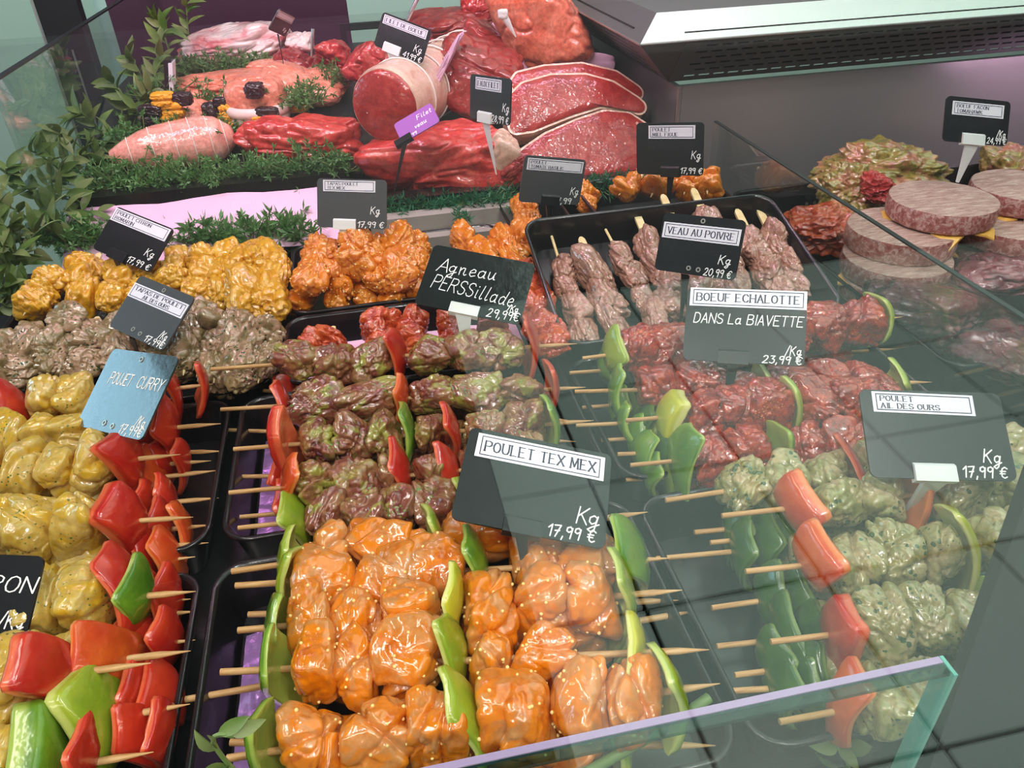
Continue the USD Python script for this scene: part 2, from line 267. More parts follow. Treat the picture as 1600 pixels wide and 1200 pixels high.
def glass(name, tint, f0, rough=.0, gain=1.0):
    """a pane: clear, with Schlick reflection the same on both of its faces"""
    return M(name, {'f': ('layer_weight', {'blend': .5}), 'w': ('math', {'math_type': 'power', 'value2': 5.0}), 'k': ('math', {'math_type': 'multiply_add', 'value2': (1 - f0) * gain, 'value3': f0, 'use_clamp': True}), 't': ('transparent_bsdf', {'color': tint}), 'g': ('glossy_bsdf', {'color': (1, 1, 1), 'roughness': rough}), 'm': ('mix_closure', {})},
             [('f.facing', 'w.value1'), ('w.value', 'k.value1'), ('k.value', 'm.fac'), ('t.BSDF', 'm.closure1'), ('g.BSDF', 'm.closure2')], 'm.closure')
MAT['glass'] = glass('counter_glass', (.99, 1, .995), .04, gain=.22)
MAT['glassfront'] = glass('front_glass', (.97, 1, .985), .03, gain=.5)
MAT['sideglass'] = glass('side_glass', (.95, .985, .97), .10)
MAT['wrap'] = M('cling_film', {'g': ('geometry', {}), 'n': ('noise_texture', {'scale': 70, 'detail': 4, 'distortion': 1.5}), 'b': ('bump', {'strength': .9, 'distance': .004}), 't': ('transparent_bsdf', {'color': (.96, .95, .97)}), 's': ('glossy_bsdf', {'roughness': .12}), 'm': ('mix_closure', {'fac': .06})},
                [('g.position', 'n.vector'), ('n.fac', 'b.height'), ('b.normal', 's.normal'), ('t.BSDF', 'm.closure1'), ('s.BSDF', 'm.closure2')], 'm.closure')
MAT['glassband'] = glass('glass_edge_band', (.45, .66, .60), .05)
MAT['glassedge'] = plain('glass_edge_teal', (.10, .36, .30), .3, coat=.5)
MAT['glasstop'] = plain('glass_edge_polished', (.30, .24, .40), .25, coat=.5)
MAT['daylight'] = M('window_daylight', {'e': ('emission', {'color': (.45, .78, 1), 'strength': 8.5})}, (), 'e.emission')

# ------------------------------------------------------------------ setting
def struct(name, mesh, mat, label=None, smooth=False): return single(name, label, None, mesh, MAT[mat], smooth, None, 'structure')
# ceiling: dark bulkhead over the left, tiled field over the right
cx = UsdGeom.Xform.Define(stage, '/World/ceiling'); tag(cx.GetPrim(), 'green-tinted suspended ceiling of square tiles with dark joints', None, None, 'structure')
def cpart(name, mesh, mat):
    p = '/World/ceiling/' + numbered('/World/ceiling', name); usdkit.mesh(stage, p, mesh, MAT[mat], False)
ZC = 2.12
cpart('backing_board', bx((-4, -2, ZC + .03), (7, 7, ZC + .06)), 'plenum')
cpart('dark_bulkhead', bx((-4, -2, ZC - .02), (.31, 7, ZC + .028)), 'bulkhead')
xs = [.31] + [.664 + .6 * k for k in range(8)]; ys = [-.907 + .6 * k for k in range(13)]
for i in range(len(xs) - 1):
    for j in range(len(ys) - 1):
        cpart('ceiling_tile', bx((xs[i] + .008, ys[j] + .008, ZC), (xs[i + 1] - .008, ys[j + 1] - .008, ZC + .02)), 'tile')
struct('wall_back', bx((-4, 3.6, -1), (7, 3.7, 2.2)), 'walldark')
single('wall_cladding', 'pale green wall cladding far behind the meat case', 'wall panel', bx((-3.2, 3.57, -1), (7, 3.599, .42)), MAT['wallgreen'], False)
struct('wall_left', bx((-3.3, -2, -1), (-3.2, 3.6, 2.2)), 'wallgreen')
struct('floor', bx((-4, -2, -1.05), (7, 7, -1)), 'stone')
w1 = UsdGeom.Xform.Define(stage, '/World/window_1'); tag(w1.GetPrim(), 'daylight window in the left wall', None, None, 'structure')
usdkit.mesh(stage, '/World/window_1/pane', bx((-3.19, .9, .35), (-3.18, 3.3, 1.38)), MAT['daylight'], False)
usdkit.mesh(stage, '/World/window_1/window_frame', cat_([bx((-3.2, .84, .29), (-3.16, 3.36, .35)), bx((-3.2, .84, 1.38), (-3.16, 3.36, 1.44)), bx((-3.2, .84, .35), (-3.16, .9, 1.38)), bx((-3.2, 3.3, .35), (-3.16, 3.36, 1.38))]), MAT['post'], False)

# counter carcase
deck = T('display_counter', 'black glossy deck of the refrigerated meat counter under all the trays', 'counter', (0, .6, -.06))
deck.part('base_deck', bx((-.55, .165, -.06), (.475, 1.06, -.001)), MAT['deck'], False)
sdk = T('burger_deck', 'black deck under the burgers and wrapped meat', 'counter', (1.3, .6, -.06)); sdk.part('base_deck', bx((.479, .165, -.06), (2.2, 1.045, -.001)), MAT['deck'], False)
def poly_prism(xyz_quads):                          # list of convex hulls
    return cat_([trimesh.convex.convex_hull(np.array(q, float)) for q in xyz_quads])
SL = .25
def dz(y): return .085 + SL * (y - 1.08)
mdk = T('meat_deck', 'black sloped deck under the large meat cuts at the back', 'counter', (0, 1.5, -.05)); mdk.part('sloped_deck', poly_prism([[(x, y, -.05) for x in (-.385, .438) for y in (1.08, 1.68)] + [(x, y, dz(y) - .001) for x in (-.385, .438) for y in (1.08, 1.35)] + [(x, 1.68, dz(1.35) - .001) for x in (-.385, .438)]]), MAT['deck'], False)
mdk.part('deck_lip', bx((-.384, 1.055, .04), (-.03, 1.085, .095)), MAT['tray'], False)
mdk.part('deck_lip', bx((-.02, 1.0, .02), (.44, 1.03, .07)), MAT['tray'], False)
deck.part('front_panel', bx((-.6, .150, -.06), (.9, .164, -.001)), MAT['deck'], False)
single('stone_ledge', 'grey stone ledge below the green garland, behind the tex mex tapas tray', 'ledge', cat_([bx((-.005, .962, -.001), (.20, .985, .058)), bx((-.005, .94, -.001), (.20, .961, .036))]), MAT['stone'], False)
# back of the meat section
back = T('case_backboard', 'dark purple-black backboard of the meat case behind the rib rack', 'panel', (-.2, 1.92, 0))
back.part('panel', bx((aty(176, 6, 1.92)[0], 1.92, .31), (.010, 1.95, .60)), MAT['darkback'], False); back.part('panel', bx((aty(182, 60, 1.92)[0], 1.92, .02), (.010, 1.95, .3099)), MAT['darkback'], False)
back.part('upright', bx((-.012, 1.69, .03), (.000, 1.70, aty(560, 36, 1.69)[2])), MAT['post'], False)
back.part('rail', bx((.0, 1.69, aty(560, 42, 1.69)[2] - .006), (.43, 1.70, aty(560, 36, 1.69)[2])), MAT['post'], False)
_e = [aty(1612, 690, .186), aty(1490, 1040, .186), aty(1432, 1215, .186)]
_e = [_e[1] + (_e[0] - _e[1]) * 1.15, _e[1], np.array([_e[2][0], .18, 0])]
single('end_panel', 'dark grey-green end panel at the right front edge of the glass case', 'panel', poly_prism([[(p[0], y_, p[2]) for p in _e for y_ in (.18, .186)] + [(1.2, y_, z_) for y_ in (.18, .186) for z_ in (0, _e[0][2])]]), MAT['panel'], False)
# steel air duct block with slotted hood
bl = T('air_duct_block', 'stainless steel air duct block with slotted hood behind the burgers', 'duct', (1.2, 1.5, 0))
bl.part('front_wall', bx((.448, 1.05, -.05), (2.4, 1.06, .17)), MAT['backwall'], False)
bl.part('side_wall', bx((.440, 1.05, -.05), (.4475, 2.0, .17)), MAT['backwall'], False)
corner = aty(1043, 127, 1.05); lip = aty(1000, 70, .995); top = aty(1026, 20, 1.03)
X0, Y0, Z0 = corner[0], 1.05, corner[2]; X1, Y1, Z1 = lip; X2, Y2, Z2 = top
def slotted(name, a, b, c, rows, pitch, sl, sh, label=None, L=2.0):
    """a perforated strip: a = corner, b = unit along, c = vector across"""
    wdt = np.linalg.norm(c); cu = c / wdt; nn = np.cross(b, cu)
    P = sbox(0, 0, L, wdt); holes = []
    for r in range(rows):
        yy = wdt * (r + .8) / (rows + .7)
        for k in range(int((L - .05) / pitch)):
            x = .02 + pitch * (k + .5 * (r % 2)); holes.append(sbox(x, yy - sh / 2, x + sl, yy + sh / 2))
    P = P.difference(unary_union(holes)); g = trimesh.creation.extrude_polygon(P, .0012, engine='earcut')
    v = np.array(g.vertices); g.vertices = a + v[:, :1] * b + v[:, 1:2] * cu + v[:, 2:] * nn
    if np.linalg.det(np.stack([b, cu, nn])) < 0: g.invert()
    bl.part(name, g, MAT['steeldark'], False, label)
    q = [a + nn * s + b * u + cu * w for s in (-.014, -.012) for u in (0, L) for w in (0, wdt)] if nn @ (CAM - a) > 0 else [a + nn * s + b * u + cu * w for s in (.014, .016) for u in (0, L) for w in (0, wdt)]
    bl.part('duct_liner', trimesh.convex.convex_hull(np.array(q)), MAT['void'], False)
slotted('slotted_underside', np.array([X0, Y0, Z0]), np.array([1., 0, 0]), np.array([0, Y1 - Y0, Z1 - Z0]), 6, .0215, .016, .0042, L=1.9)
slotted('slotted_side', np.array([X0, Y0, Z0]), np.array([0, 1., 0]), np.array([X1 - X0, 0, Z1 - Z0]), 6, .015, .010, .0040, L=.95)
# mitre triangle between them, fascia strips and the top
tri = [[X0, Y0, Z0], [X1, Y1, Z1], [X0, Y1, Z1], [X1, Y0, Z1]]
bl.part('mitre_plate', (np.array([[X0, Y0, Z0], [X1, Y1, Z1], [X0, Y1, Z1], [X1, Y0, Z1]]), np.array([[0, 1, 2], [0, 3, 1]])), MAT['steeldark'], False)
bl.part('hood_fascia', poly_prism([[(X1, Y1, Z1), (2.4, Y1, Z1), (X2, Y2, Z2), (2.4, Y2, Z2), (X2, Y2 + .003, Z2 - .003), (2.4, Y2 + .003, Z2 - .003), (X1 + .002, Y1 + .003, Z1 - .002), (2.4, Y1 + .003, Z1 - .002)]]), MAT['steelmint'], False)
bl.part('hood_side_fascia', poly_prism([[(X1, Y1, Z1), (X1, 2.0, Z1), (X2, Y2, Z2), (X2, 2.0, Z2), (X2 + .003, Y2, Z2 - .003), (X2 + .003, 2.0, Z2 - .003), (X1 + .003, Y1 + .002, Z1 - .002), (X1 + .003, 2.0, Z1 - .002)]]), MAT['steel'], False)
bl.part('hood_top', bx((X2, Y2, Z2 - .006), (2.4, 2.0, Z2 - .002)), MAT['steel'], False)
bl.part('lip_edge', join([tube([(X1, Y1, Z1), (2.4, Y1, Z1)], .0016), tube([(X1, Y1, Z1), (X1, 2.0, Z1)], .0016)]), MAT['steel'])
bl.part('corner_trim', bx((.4395, 1.047, -.05), (.4425, 1.05, .168)), MAT['steelpin'], False)
# glass
single('glass_top_pane', 'large clear horizontal glass pane over the trays mirroring the tiled ceiling', 'glass pane', bx((-1.2, -.35, .300), (2.2, .93, .306)), MAT['glass'], False)
fg = T('front_glass', 'upright front glass pane with bright violet polished top edge', 'glass pane', (0, .17, 0))
GL, GR = at(880, 1180, .13), at(1480, 1040, .13)
fg.part('pane', bx((-.7, .170, -.001), (.2235, .178, .127)), MAT['glassfront'], False)
fg.part('polished_edge', bx((-.7, .1752, .1272), (.2235, .1785, .130)), MAT['glasstop'], False, 'violet polished glass edge')
fg.part('dark_edge', bx((-.7, .170, .1272), (.2235, .1750, .1295)), MAT['glassband'], False, 'dark teal band of the glass edge')
fg.part('cut_edge', bx((.2238, .168, -.001), (.2256, .1785, .130)), MAT['glassedge'], False, 'teal cut glass edge')
dv = T('divider_glass', 'low glass divider between the skewer trays and the burgers', 'glass pane', (.477, .6, 0))
dv.part('pane', bx((.4745, .2, -.001), (.4795, .995, .133)), MAT['sideglass'], False)
dv.part('top_edge', bx((.4745, .2, .1332), (.4795, .995, .1345)), MAT['panel'], False)
sg = T('side_glass', 'left end glass pane of the case standing before the black post', 'glass pane', (-.39, 1, 0))
sg.part('pane', bx((-.393, .985, -.001), (-.387, 2.1, .2555)), MAT['sideglass'], False)
sg.part('top_edge', bx((-.394, .985, .2557), (-.386, 2.1, .2580)), MAT['post'], False)
pst = T('case_post', 'black metal post outside the left end glass', 'post', (-.51, 1.62, 0))
pa, pb = aty(85, 0, 1.60), aty(145, 185, 1.60)
def post_box(a, b, w):
    return poly_prism([[a + [-w, 0, 0], a + [w, 0, 0], a + [-w, .03, 0], a + [w, .03, 0], b + [-w, 0, 0], b + [w, 0, 0], b + [-w, .03, 0], b + [w, .03, 0]]])
e = (pb - pa); pst.part('upright', post_box(pa - e * .4, pb + e * .5, .034), MAT['post'], False)
pst.part('bright_edge', tube([pa - e * .4 + [-.036, -.003, 0], pb + e * .5 + [-.036, -.003, 0]], .0022), MAT['steel'])
pst.part('bright_edge', tube([pa + e * .4 + [.004, -.003, 0], pb + e * .5 + [.004, -.003, 0]], .0022), MAT['steel'])
single('service_wall', 'pale grey-green wall seen through the left end glass', 'wall panel', bx((-.95, .3, -.9), (-.93, 3.5, .20)), MAT['wallgreen'], False)

# ------------------------------------------------------------------ trays
def rrect(x0, x1, y0, y1, r, n=6):
    P = []
    for cx_, cy_, a0 in ((x1 - r, y0 + r, -90), (x1 - r, y1 - r, 0), (x0 + r, y1 - r, 90), (x0 + r, y0 + r, 180)):
        for k in range(n + 1): a = math.radians(a0 + 90 * k / n); P.append((cx_ + r * math.cos(a), cy_ + r * math.sin(a)))
    return np.array(P)
def loft(rings, close=True):
    n = len(rings[0]); V = np.vstack(rings); F = []
    for i in range(len(rings) - 1):
        for j in range(n):
            a, b = i * n + j, i * n + (j + 1) % n; F += [[a, b, b + n], [a, b + n, a + n]]
    if close:
        c = len(V); V = np.vstack([V, rings[-1].mean(0)]); e = (len(rings) - 1) * n
        F += [[e + j, e + (j + 1) % n, c] for j in range(n)]
    return V, np.array(F)
def tray(label, x0, x1, y0, y1, z=0, h=.038, tilt=None, paper=None):
    c = np.array([(x0 + x1) / 2, (y0 + y1) / 2, z]); hx, hy = (x1 - x0) / 2, (y1 - y0) / 2
    def ring(ins, zz, r): q = rrect(-hx + ins, hx - ins, -hy + ins, hy - ins, max(r, .003)); return np.c_[q, np.full(len(q), zz)]
    body = loft([ring(.012, 0, .012), ring(.0035, h - .003, .020), ring(.0045, h - .0025, .019), ring(.014, .0025, .011)])
    rim = loft([ring(.0035, h - .004, .020), ring(.0, h - .003, .0225), ring(.0, h - .001, .0225), ring(.001, h, .022), ring(.003, h, .020), ring(.0045, h - .0022, .019)], False)
    def tf(m): v = m[0]; return ((v @ tilt.T) if tilt is not None else v) + c, m[1]
    t = T('food_tray', label, 'tray', c)
    t.part('body', tf(body), MAT['tray'], 35); t.part('rim', tf(rim), MAT['tray'], 60)
    if paper:
        q = np.array([[paper[0] - (x0 + x1) / 2, paper[2] - (y0 + y1) / 2], [paper[1] - (x0 + x1) / 2, paper[3] - (y0 + y1) / 2]])
        g = trimesh.creation.box((q[1, 0] - q[0, 0], q[1, 1] - q[0, 1], .0008)); g = g.subdivide().subdivide().subdivide().subdivide(); v = np.array(g.vertices) + [q[:, 0].mean(), q[:, 1].mean(), .006]
        v[:, 2] += .007 * (meshkit.noise(v * 90) - .5); t.part('paper_liner' if paper[4] == 'paper' else 'film_liner', tf((v, np.array(g.faces))), MAT[paper[4]], 30)
    return t
tray('black plastic tray of lemon and pepper chicken skewers, front left corner', -.45, -.150, .20, .41)
tray('black plastic tray of yellow curry chicken skewers below the blue-grey sign', -.45, -.150, .43, .622)
tray('black plastic tray of grey-green wild garlic chicken tapas', -.412, -.116, .632, .765)
tray('black plastic tray of yellow lemon rosemary chicken picks', -.412, -.116, .772, .962)
tray('black plastic tray of orange tex mex skewers, front middle', -.142, .155, .20, .41, paper=(-.125, -.085, .23, .37, 'foil'))
tray('black plastic tray of green-flecked parsley lamb skewers', -.142, .155, .43, .618, paper=(-.125, -.085, .45, .59, 'foil'))
tray('black plastic tray lined with pink paper holding red marinated picks', -.108, .160, .632, .765, paper=(-.09, .14, .65, .75, 'paper'))
tray('black plastic tray of orange tex mex chicken picks', -.108, .160, .772, .962)
tray('black plastic tray of wild garlic chicken skewers, front right', .161, .458, .20, .405)
tray('black plastic tray of dark red shallot beef skewers', .161, .458, .425, .605)
TA = math.atan2(.055, .19)
VT = rotx(TA)
tray('tilted black plastic tray of pepper veal picks', .160, .455, .610, .805, z=.045, tilt=VT)
tray('small black tray of tomato basil chicken picks beside the veal tray', .166, .25, .83, .99, z=.02)
tray('small black tray of honey fig chicken behind the veal tray', .27, .455, .855, .99, z=.035)

# ------------------------------------------------------------------ skewers
ORD = 'first second third fourth fifth sixth seventh eighth ninth tenth eleventh twelfth'.split()
def stick_mesh(a, b, r=.0018, pointed=True):
    L = np.linalg.norm(b - a); t = np.array([0, .5, 1 - .018 / L, 1.]); rr = [r, r, r, r * .12] if pointed else [r, r, r, r]
    if not pointed: t = np.array([0, .5, .999, 1.])
    return tube(a + t[:, None] * (b - a), rr, 9)
PEP = dict(g='green', d='deepgreen', l='lime', r='redp', o='orangep', y='ylw')
PEPN = dict(g='green_pepper', d='green_pepper', l='green_pepper', r='red_pepper', o='red_pepper', y='yellow_pepper')
STY = dict(texmex=dict(planes=8, p=9, amp=.10, crease=3, fine=.008, vein=.055, vf=1.1, cd=.24), curry=dict(planes=9, p=9, amp=.10, crease=3, fine=.01, vein=.06, vf=1.2), ail=dict(planes=8, p=8, amp=.12, crease=3, fine=.015),
           lamb=dict(planes=11, p=11, amp=.15, crease=3, fine=.03), beef=dict(planes=5, p=10, amp=.09, crease=2, fine=.035), red=dict(planes=7, p=8, amp=.13, crease=2, fine=.04))
def skewer(key, what, label, p0, p1, z0, z1, items, r=.021, seed=0, lvl=4, seeds=0, rs=.0019, tipleft=False):
    rng = np.random.default_rng(seed + 1000)
    a, b = at(*p0, z0), at(*p1, z1)
    t = T('meat_skewer', label, 'skewer', np.array([(a[0] + b[0]) / 2, (a[1] + b[1]) / 2, min(a[2], b[2]) - r]))
    t.part('stick', stick_mesh(b, a, rs) if tipleft else stick_mesh(a, b, rs), MAT['wood'])
    ts = np.linspace(0, 1, 400); pxs = np.array([proj(a + (b - a) * q)[0] for q in ts])
    W = frame(b - a); Ln = np.linalg.norm(b - a); sp = []
    for it in items:
        k, xa, xb = it[:3]; o = it[3] if len(it) > 3 else {}
        ta, tb = np.interp([xa, xb], pxs, ts); c = a + (b - a) * (ta + tb) / 2; hl = (tb - ta) * Ln / 2
        c = c + np.array([0, 0, o.get('up', 0)]); sc = o.get('s', 1.)
        if k == 'm':
            ry, rz = r * sc * rng.uniform(.88, 1.12), r * sc * rng.uniform(.88, 1.1)
            v, f = chunk(rng, (hl * 1.16, ry, rz), lvl, **STY[what])
            th = rng.uniform(-.3, .3); v = v @ (W @ rotz(rng.uniform(-.12, .12)) @ rotx(th)).T + c
            t.part('meat_piece', (v, f), MAT[key], True)
            if seeds:
                n = int(seeds * rng.uniform(.6, 1.3)); fn = np.argsort(-(v[:, 2] * 1. - v[:, 1] * .6 + rng.uniform(0, .02, len(v))))[:len(v) // 2]
                for i in rng.choice(fn, n): sp.append(v[i])
        else:
            mat = PEP[k[0]]; L = r * 2 * (.25 + .72 * o.get('l', 1.1)); w = r * 2 * o.get('w', .9) * .88
            v, f, fl = slab(rng, o.get('t', .0065)*.9, w, L, o.get('b', .28), .15)
            if o.get('flip'): v = v * [-1, 1, 1]; f = f[:, ::-1]
            v = v @ (W @ rotz(o.get('rz', rng.uniform(-.2, .2))) @ roty(o.get('ry', rng.uniform(-.25, .25))) @ rotx(o.get('rx', rng.uniform(-.5, .5)))).T + c
            t.part(PEPN[k[0]], (v, f), MAT[mat], True, attr=fl)
    if sp:
        s, sf = sphere(1); t.part('mustard_seeds', join([(s * rng.uniform(.0008, .0012) + q + [0, 0, .0002], sf) for q in sp]), MAT['seed'], True, kind='stuff')
    return t

# --- tray B0: tex mex, front middle
kw = dict(r=.0225, seeds=14, rs=.0021)
TM = 'orange tex mex chicken skewer, '
skewer('texmex', 'texmex', TM + 'nearest the front glass, green pepper between its pieces', (355, 1185), (1125, 1068), .058, .066,
       [('g', 405, 440, dict(flip=1, l=1.3)), ('m', 440, 545), ('m', 540, 645), ('m', 640, 728), ('l', 722, 752, dict(l=1.35)), ('m', 752, 868, dict(s=1.12)), ('m', 862, 955), ('m', 948, 1030, dict(s=.95)), ('l', 1028, 1062, dict(l=1.25, b=.3))], seed=1, **kw)
skewer('texmex', 'texmex', TM + 'second from the front, long green slices at left', (345, 1050), (1108, 1015), .058, .06,
       [('g', 428, 462, dict(flip=1, l=1.75, b=.32)), ('m', 458, 530), ('m', 525, 592), ('m', 588, 694), ('l', 694, 728, dict(l=1.4)), ('m', 735, 800, dict(s=.8)), ('m', 800, 900, dict(s=.8)), ('y', 985, 1005, dict(l=.9))], seed=2, **kw)
skewer('texmex', 'texmex', TM + 'third from the front, plump right half under the sign', (372, 985), (1066, 922), .060, .064,
       [('g', 425, 452, dict(flip=1, l=1.9)), ('m', 455, 520), ('m', 512, 600), ('m', 592, 690), ('y', 688, 722, dict(l=1.45)), ('m', 722, 812, dict(s=1.1)), ('m', 800, 890, dict(s=1.08)), ('m', 880, 965, dict(s=1.08)), ('l', 955, 988, dict(l=1.7, b=.3))], seed=3, **kw)
skewer('texmex', 'texmex', TM + 'fourth from the front, long curved green slice at right end', (368, 915), (1046, 872), .060, .060,
       [('l', 440, 472, dict(flip=1, l=1.3)), ('m', 470, 560), ('m', 552, 650), ('m', 640, 735), ('g', 732, 765, dict(l=1.35)), ('m', 800, 880), ('m', 870, 975), ('g', 972, 1012, dict(l=1.9, b=.4))], seed=4, **kw)
skewer('texmex', 'texmex', TM + 'farthest back in its tray, against the lamb skewers', (362, 893), (1012, 800), .056, .056,
       [('l', 440, 466, dict(flip=1, l=1.3)), ('m', 470, 550), ('m', 545, 672, dict(s=1.05)), ('l', 664, 692, dict(l=1.25)), ('m', 690, 800), ('m', 800, 900, dict(s=.85))], seed=5, **kw)
for i, (p0, p1, wh) in enumerate([((290, 1093), (1085, 955), 'its stick end lowest at the left'), ((360, 1160), (1118, 1165), 'pressed low behind the front glass'), ((388, 960), (1060, 938), 'its tip beside the third one')]):
    skewer('texmex', 'texmex', 'orange tex mex chicken skewer in the bottom layer, ' + wh, p0, p1, .030, .030, [('g', 440, 470, dict(flip=1, l=1.2)), ('m', 470, 580), ('m', 570, 680), ('m', 670, 780), ('m', 770, 870), ('m', 860, 950), ('l', 955, 985)], r=.020, seed=10 + i, lvl=3, rs=.0021)

# --- tray B1: parsley lamb
kw = dict(r=.0205, rs=.0018)
LB = 'green-flecked parsley lamb skewer, '
skewer('lamb', 'lamb', LB + 'farthest back with a red pepper slice at its right end', (330, 577), (902, 537), .070, .074,
       [('m', 432, 500), ('m', 495, 560), ('m', 552, 612, dict(s=1.05)), ('r', 606, 640, dict(l=1.5)), ('m', 640, 705), ('m', 698, 760, dict(s=1.05)), ('m', 752, 815), ('r', 812, 850, dict(l=1.7, b=.3))], seed=21, **kw)
skewer('lamb', 'lamb', LB + 'second from the back, under the top one', (345, 640), (915, 605), .056, .056,
       [('r', 436, 450), ('m', 446, 530), ('m', 522, 622), ('o', 615, 640), ('m', 640, 720), ('m', 712, 790), ('m', 785, 845), ('r', 840, 880, dict(l=1.4))], seed=22, **kw)
skewer('lamb', 'lamb', LB + 'in the middle with a thick red block at its left end', (365, 702), (928, 657), .062, .060,
       [('r', 418, 470, dict(flip=1, l=1.5, t=.013, b=.1)), ('m', 466, 525), ('m', 518, 580), ('m', 572, 630, dict(s=1.1)), ('g', 628, 648, dict(l=1.3)), ('m', 648, 690), ('r', 686, 728, dict(l=1.35)), ('m', 728, 790), ('m', 785, 850, dict(s=1.05)), ('g', 848, 872, dict(l=1.3))], seed=23, **kw)
skewer('lamb', 'lamb', LB + 'second from the front with an orange-red slice at left', (358, 770), (880, 720), .056, .056,
       [('o', 434, 470, dict(flip=1, l=1.6)), ('m', 462, 530), ('m', 522, 600), ('m', 592, 640), ('r', 610, 650, dict(l=1.3)), ('m', 648, 700), ('r', 690, 720, dict(l=1.1)), ('m', 715, 790), ('m', 785, 850)], seed=24, **kw)
skewer('lamb', 'lamb', LB + 'nearest the front, dark meat above the tex mex tray', (372, 825), (890, 770), .048, .048,
       [('l', 452, 482), ('m', 476, 540), ('m', 532, 600), ('m', 592, 655), ('m', 648, 720), ('l', 716, 740), ('m', 735, 800)], seed=25, **kw)
for i, (p0, p1, wh) in enumerate([((340, 603), (905, 660), 'end of stick beside the curry tray'), ((355, 672), (900, 690), 'under the thick red block'), ((365, 745), (910, 735), 'under the orange-red slice'), ((375, 808), (905, 760), 'above the lilac film')]):
    skewer('lamb', 'lamb', 'parsley lamb skewer in the bottom layer, ' + wh, p0, p1, .026, .026, [('r', 440, 462), ('m', 460, 560), ('m', 550, 640), ('m', 630, 720), ('m', 715, 800), ('r', 805, 825)], r=.019, seed=30 + i, lvl=3, rs=.0018)

# --- tray C1: shallot beef
kw = dict(r=.0205, rs=.0018)
BF = 'dark red shallot beef skewer, '
skewer('beef', 'beef', BF + 'farthest back with green pepper at its right end', (910, 560), (1410, 495), .068, .074,
       [('l', 944, 968, dict(flip=1, l=1.0)), ('m', 966, 1020), ('m', 1014, 1075, dict(s=1.05)), ('m', 1070, 1130), ('g', 1128, 1150), ('m', 1150, 1210), ('m', 1205, 1262), ('m', 1256, 1316, dict(s=1.08)), ('m', 1308, 1366, dict(s=1.1)), ('l', 1360, 1392, dict(l=1.25, b=.3))], seed=41, **kw)
skewer('beef', 'beef', BF + 'second from the back with a light green ring at right', (898, 612), (1456, 597), .058, .060,
       [('g', 950, 972, dict(flip=1)), ('m', 1000, 1060), ('m', 1056, 1120), ('m', 1110, 1175), ('l', 1172, 1196, dict(l=1.2)), ('m', 1196, 1262), ('m', 1256, 1320), ('m', 1312, 1386), ('l', 1384, 1420, dict(l=1.0, b=.45))], seed=42, **kw)
skewer('beef', 'beef', BF + 'second from the front with yellow-green pepper cap at left', (978, 657), (1480, 618), .062, .064,
       [('y', 1022, 1070, dict(flip=1, l=1.15, w=1.1, t=.014)), ('m', 1066, 1125), ('m', 1118, 1178), ('m', 1170, 1228, dict(s=1.05)), ('l', 1222, 1240, dict(l=1.45)), ('m', 1240, 1302, dict(s=1.05)), ('m', 1295, 1360), ('m', 1352, 1400)], seed=43, **kw)
skewer('beef', 'beef', BF + 'nearest the front with a tall green slice at left', (985, 727), (1480, 680), .052, .052,
       [('g', 1040, 1085, dict(flip=1, l=1.75, w=1.2)), ('m', 1082, 1145), ('m', 1138, 1205, dict(s=1.05)), ('g', 1202, 1226, dict(l=1.2)), ('m', 1224, 1290), ('m', 1284, 1350), ('m', 1345, 1400)], seed=44, **kw)
for i, (p0, p1, wh) in enumerate([((890, 583), (1400, 545), 'green slices by the tray corner'), ((910, 637), (1420, 600), 'green ring at its left'), ((900, 665), (1440, 640), 'long stick crossing the tray rim'), ((940, 688), (1440, 660), 'stick under the tall green slice'), ((965, 710), (1440, 690), 'blunt stick over the front corner'), ((978, 750), (1440, 715), 'lowest stick at the front rim')]):
    rngx = 935 + i * 14
    skewer('beef', 'beef', 'shallot beef skewer in the bottom layer, ' + wh, p0, p1, .030 if i % 2 else .042, .030, [('g', rngx, rngx + 26, dict(flip=1, l=1.0, b=.45)), ('l' if i % 2 else 'd', rngx + 30, rngx + 52, dict(flip=1, l=1.0)), ('m', rngx + 70, rngx + 150), ('m', rngx + 140, rngx + 220), ('m', rngx + 210, rngx + 300), ('m', rngx + 300, rngx + 380)], r=.018, seed=50 + i, lvl=3, rs=.0018)

# --- tray C0: wild garlic chicken
kw = dict(r=.0215, rs=.0019)
AL = 'pale herb-flecked wild garlic chicken skewer, '
skewer('ail', 'ail', AL + 'farthest back under the large sign', (1040, 782), (1640, 690), .062, .062,
       [('m', 1128, 1195, dict(s=1.0)), ('m', 1188, 1262), ('m', 1255, 1322), ('r', 1316, 1345, dict(l=1.25)), ('m', 1344, 1410), ('m', 1405, 1480), ('r', 1480, 1500), ('m', 1500, 1590)], seed=61, **kw)
skewer('ail', 'ail', AL + 'second from the back with orange-red cap at left', (1128, 806), (1680, 745), .070, .070,
       [('o', 1205, 1285, dict(flip=1, l=.95, w=1.0, t=.013, b=.35)), ('m', 1272, 1345), ('m', 1338, 1412, dict(s=1.05)), ('o', 1408, 1440, dict(l=1.3)), ('m', 1462, 1540), ('m', 1530, 1610)], seed=62, **kw)
skewer('ail', 'ail', AL + 'in the middle with light red stalk-side slice at left', (1165, 893), (1690, 838), .068, .068,
       [('o', 1235, 1312, dict(flip=1, l=1.3, w=.85, t=.011, b=.4, ry=-.3)), ('m', 1295, 1370), ('m', 1362, 1432, dict(s=1.05)), ('m', 1425, 1492), ('y', 1480, 1530, dict(l=1.5)), ('m', 1530, 1610)], seed=63, **kw)
skewer('ail', 'ail', AL + 'second from the front with a broad red slice', (1204, 1003), (1600, 957), .062, .062,
       [('r', 1272, 1352, dict(flip=1, l=1.2, w=.95, t=.012, b=.12, rx=.1)), ('m', 1345, 1425), ('m', 1415, 1480), ('m', 1470, 1540), ('g', 1540, 1560)], seed=64, **kw)
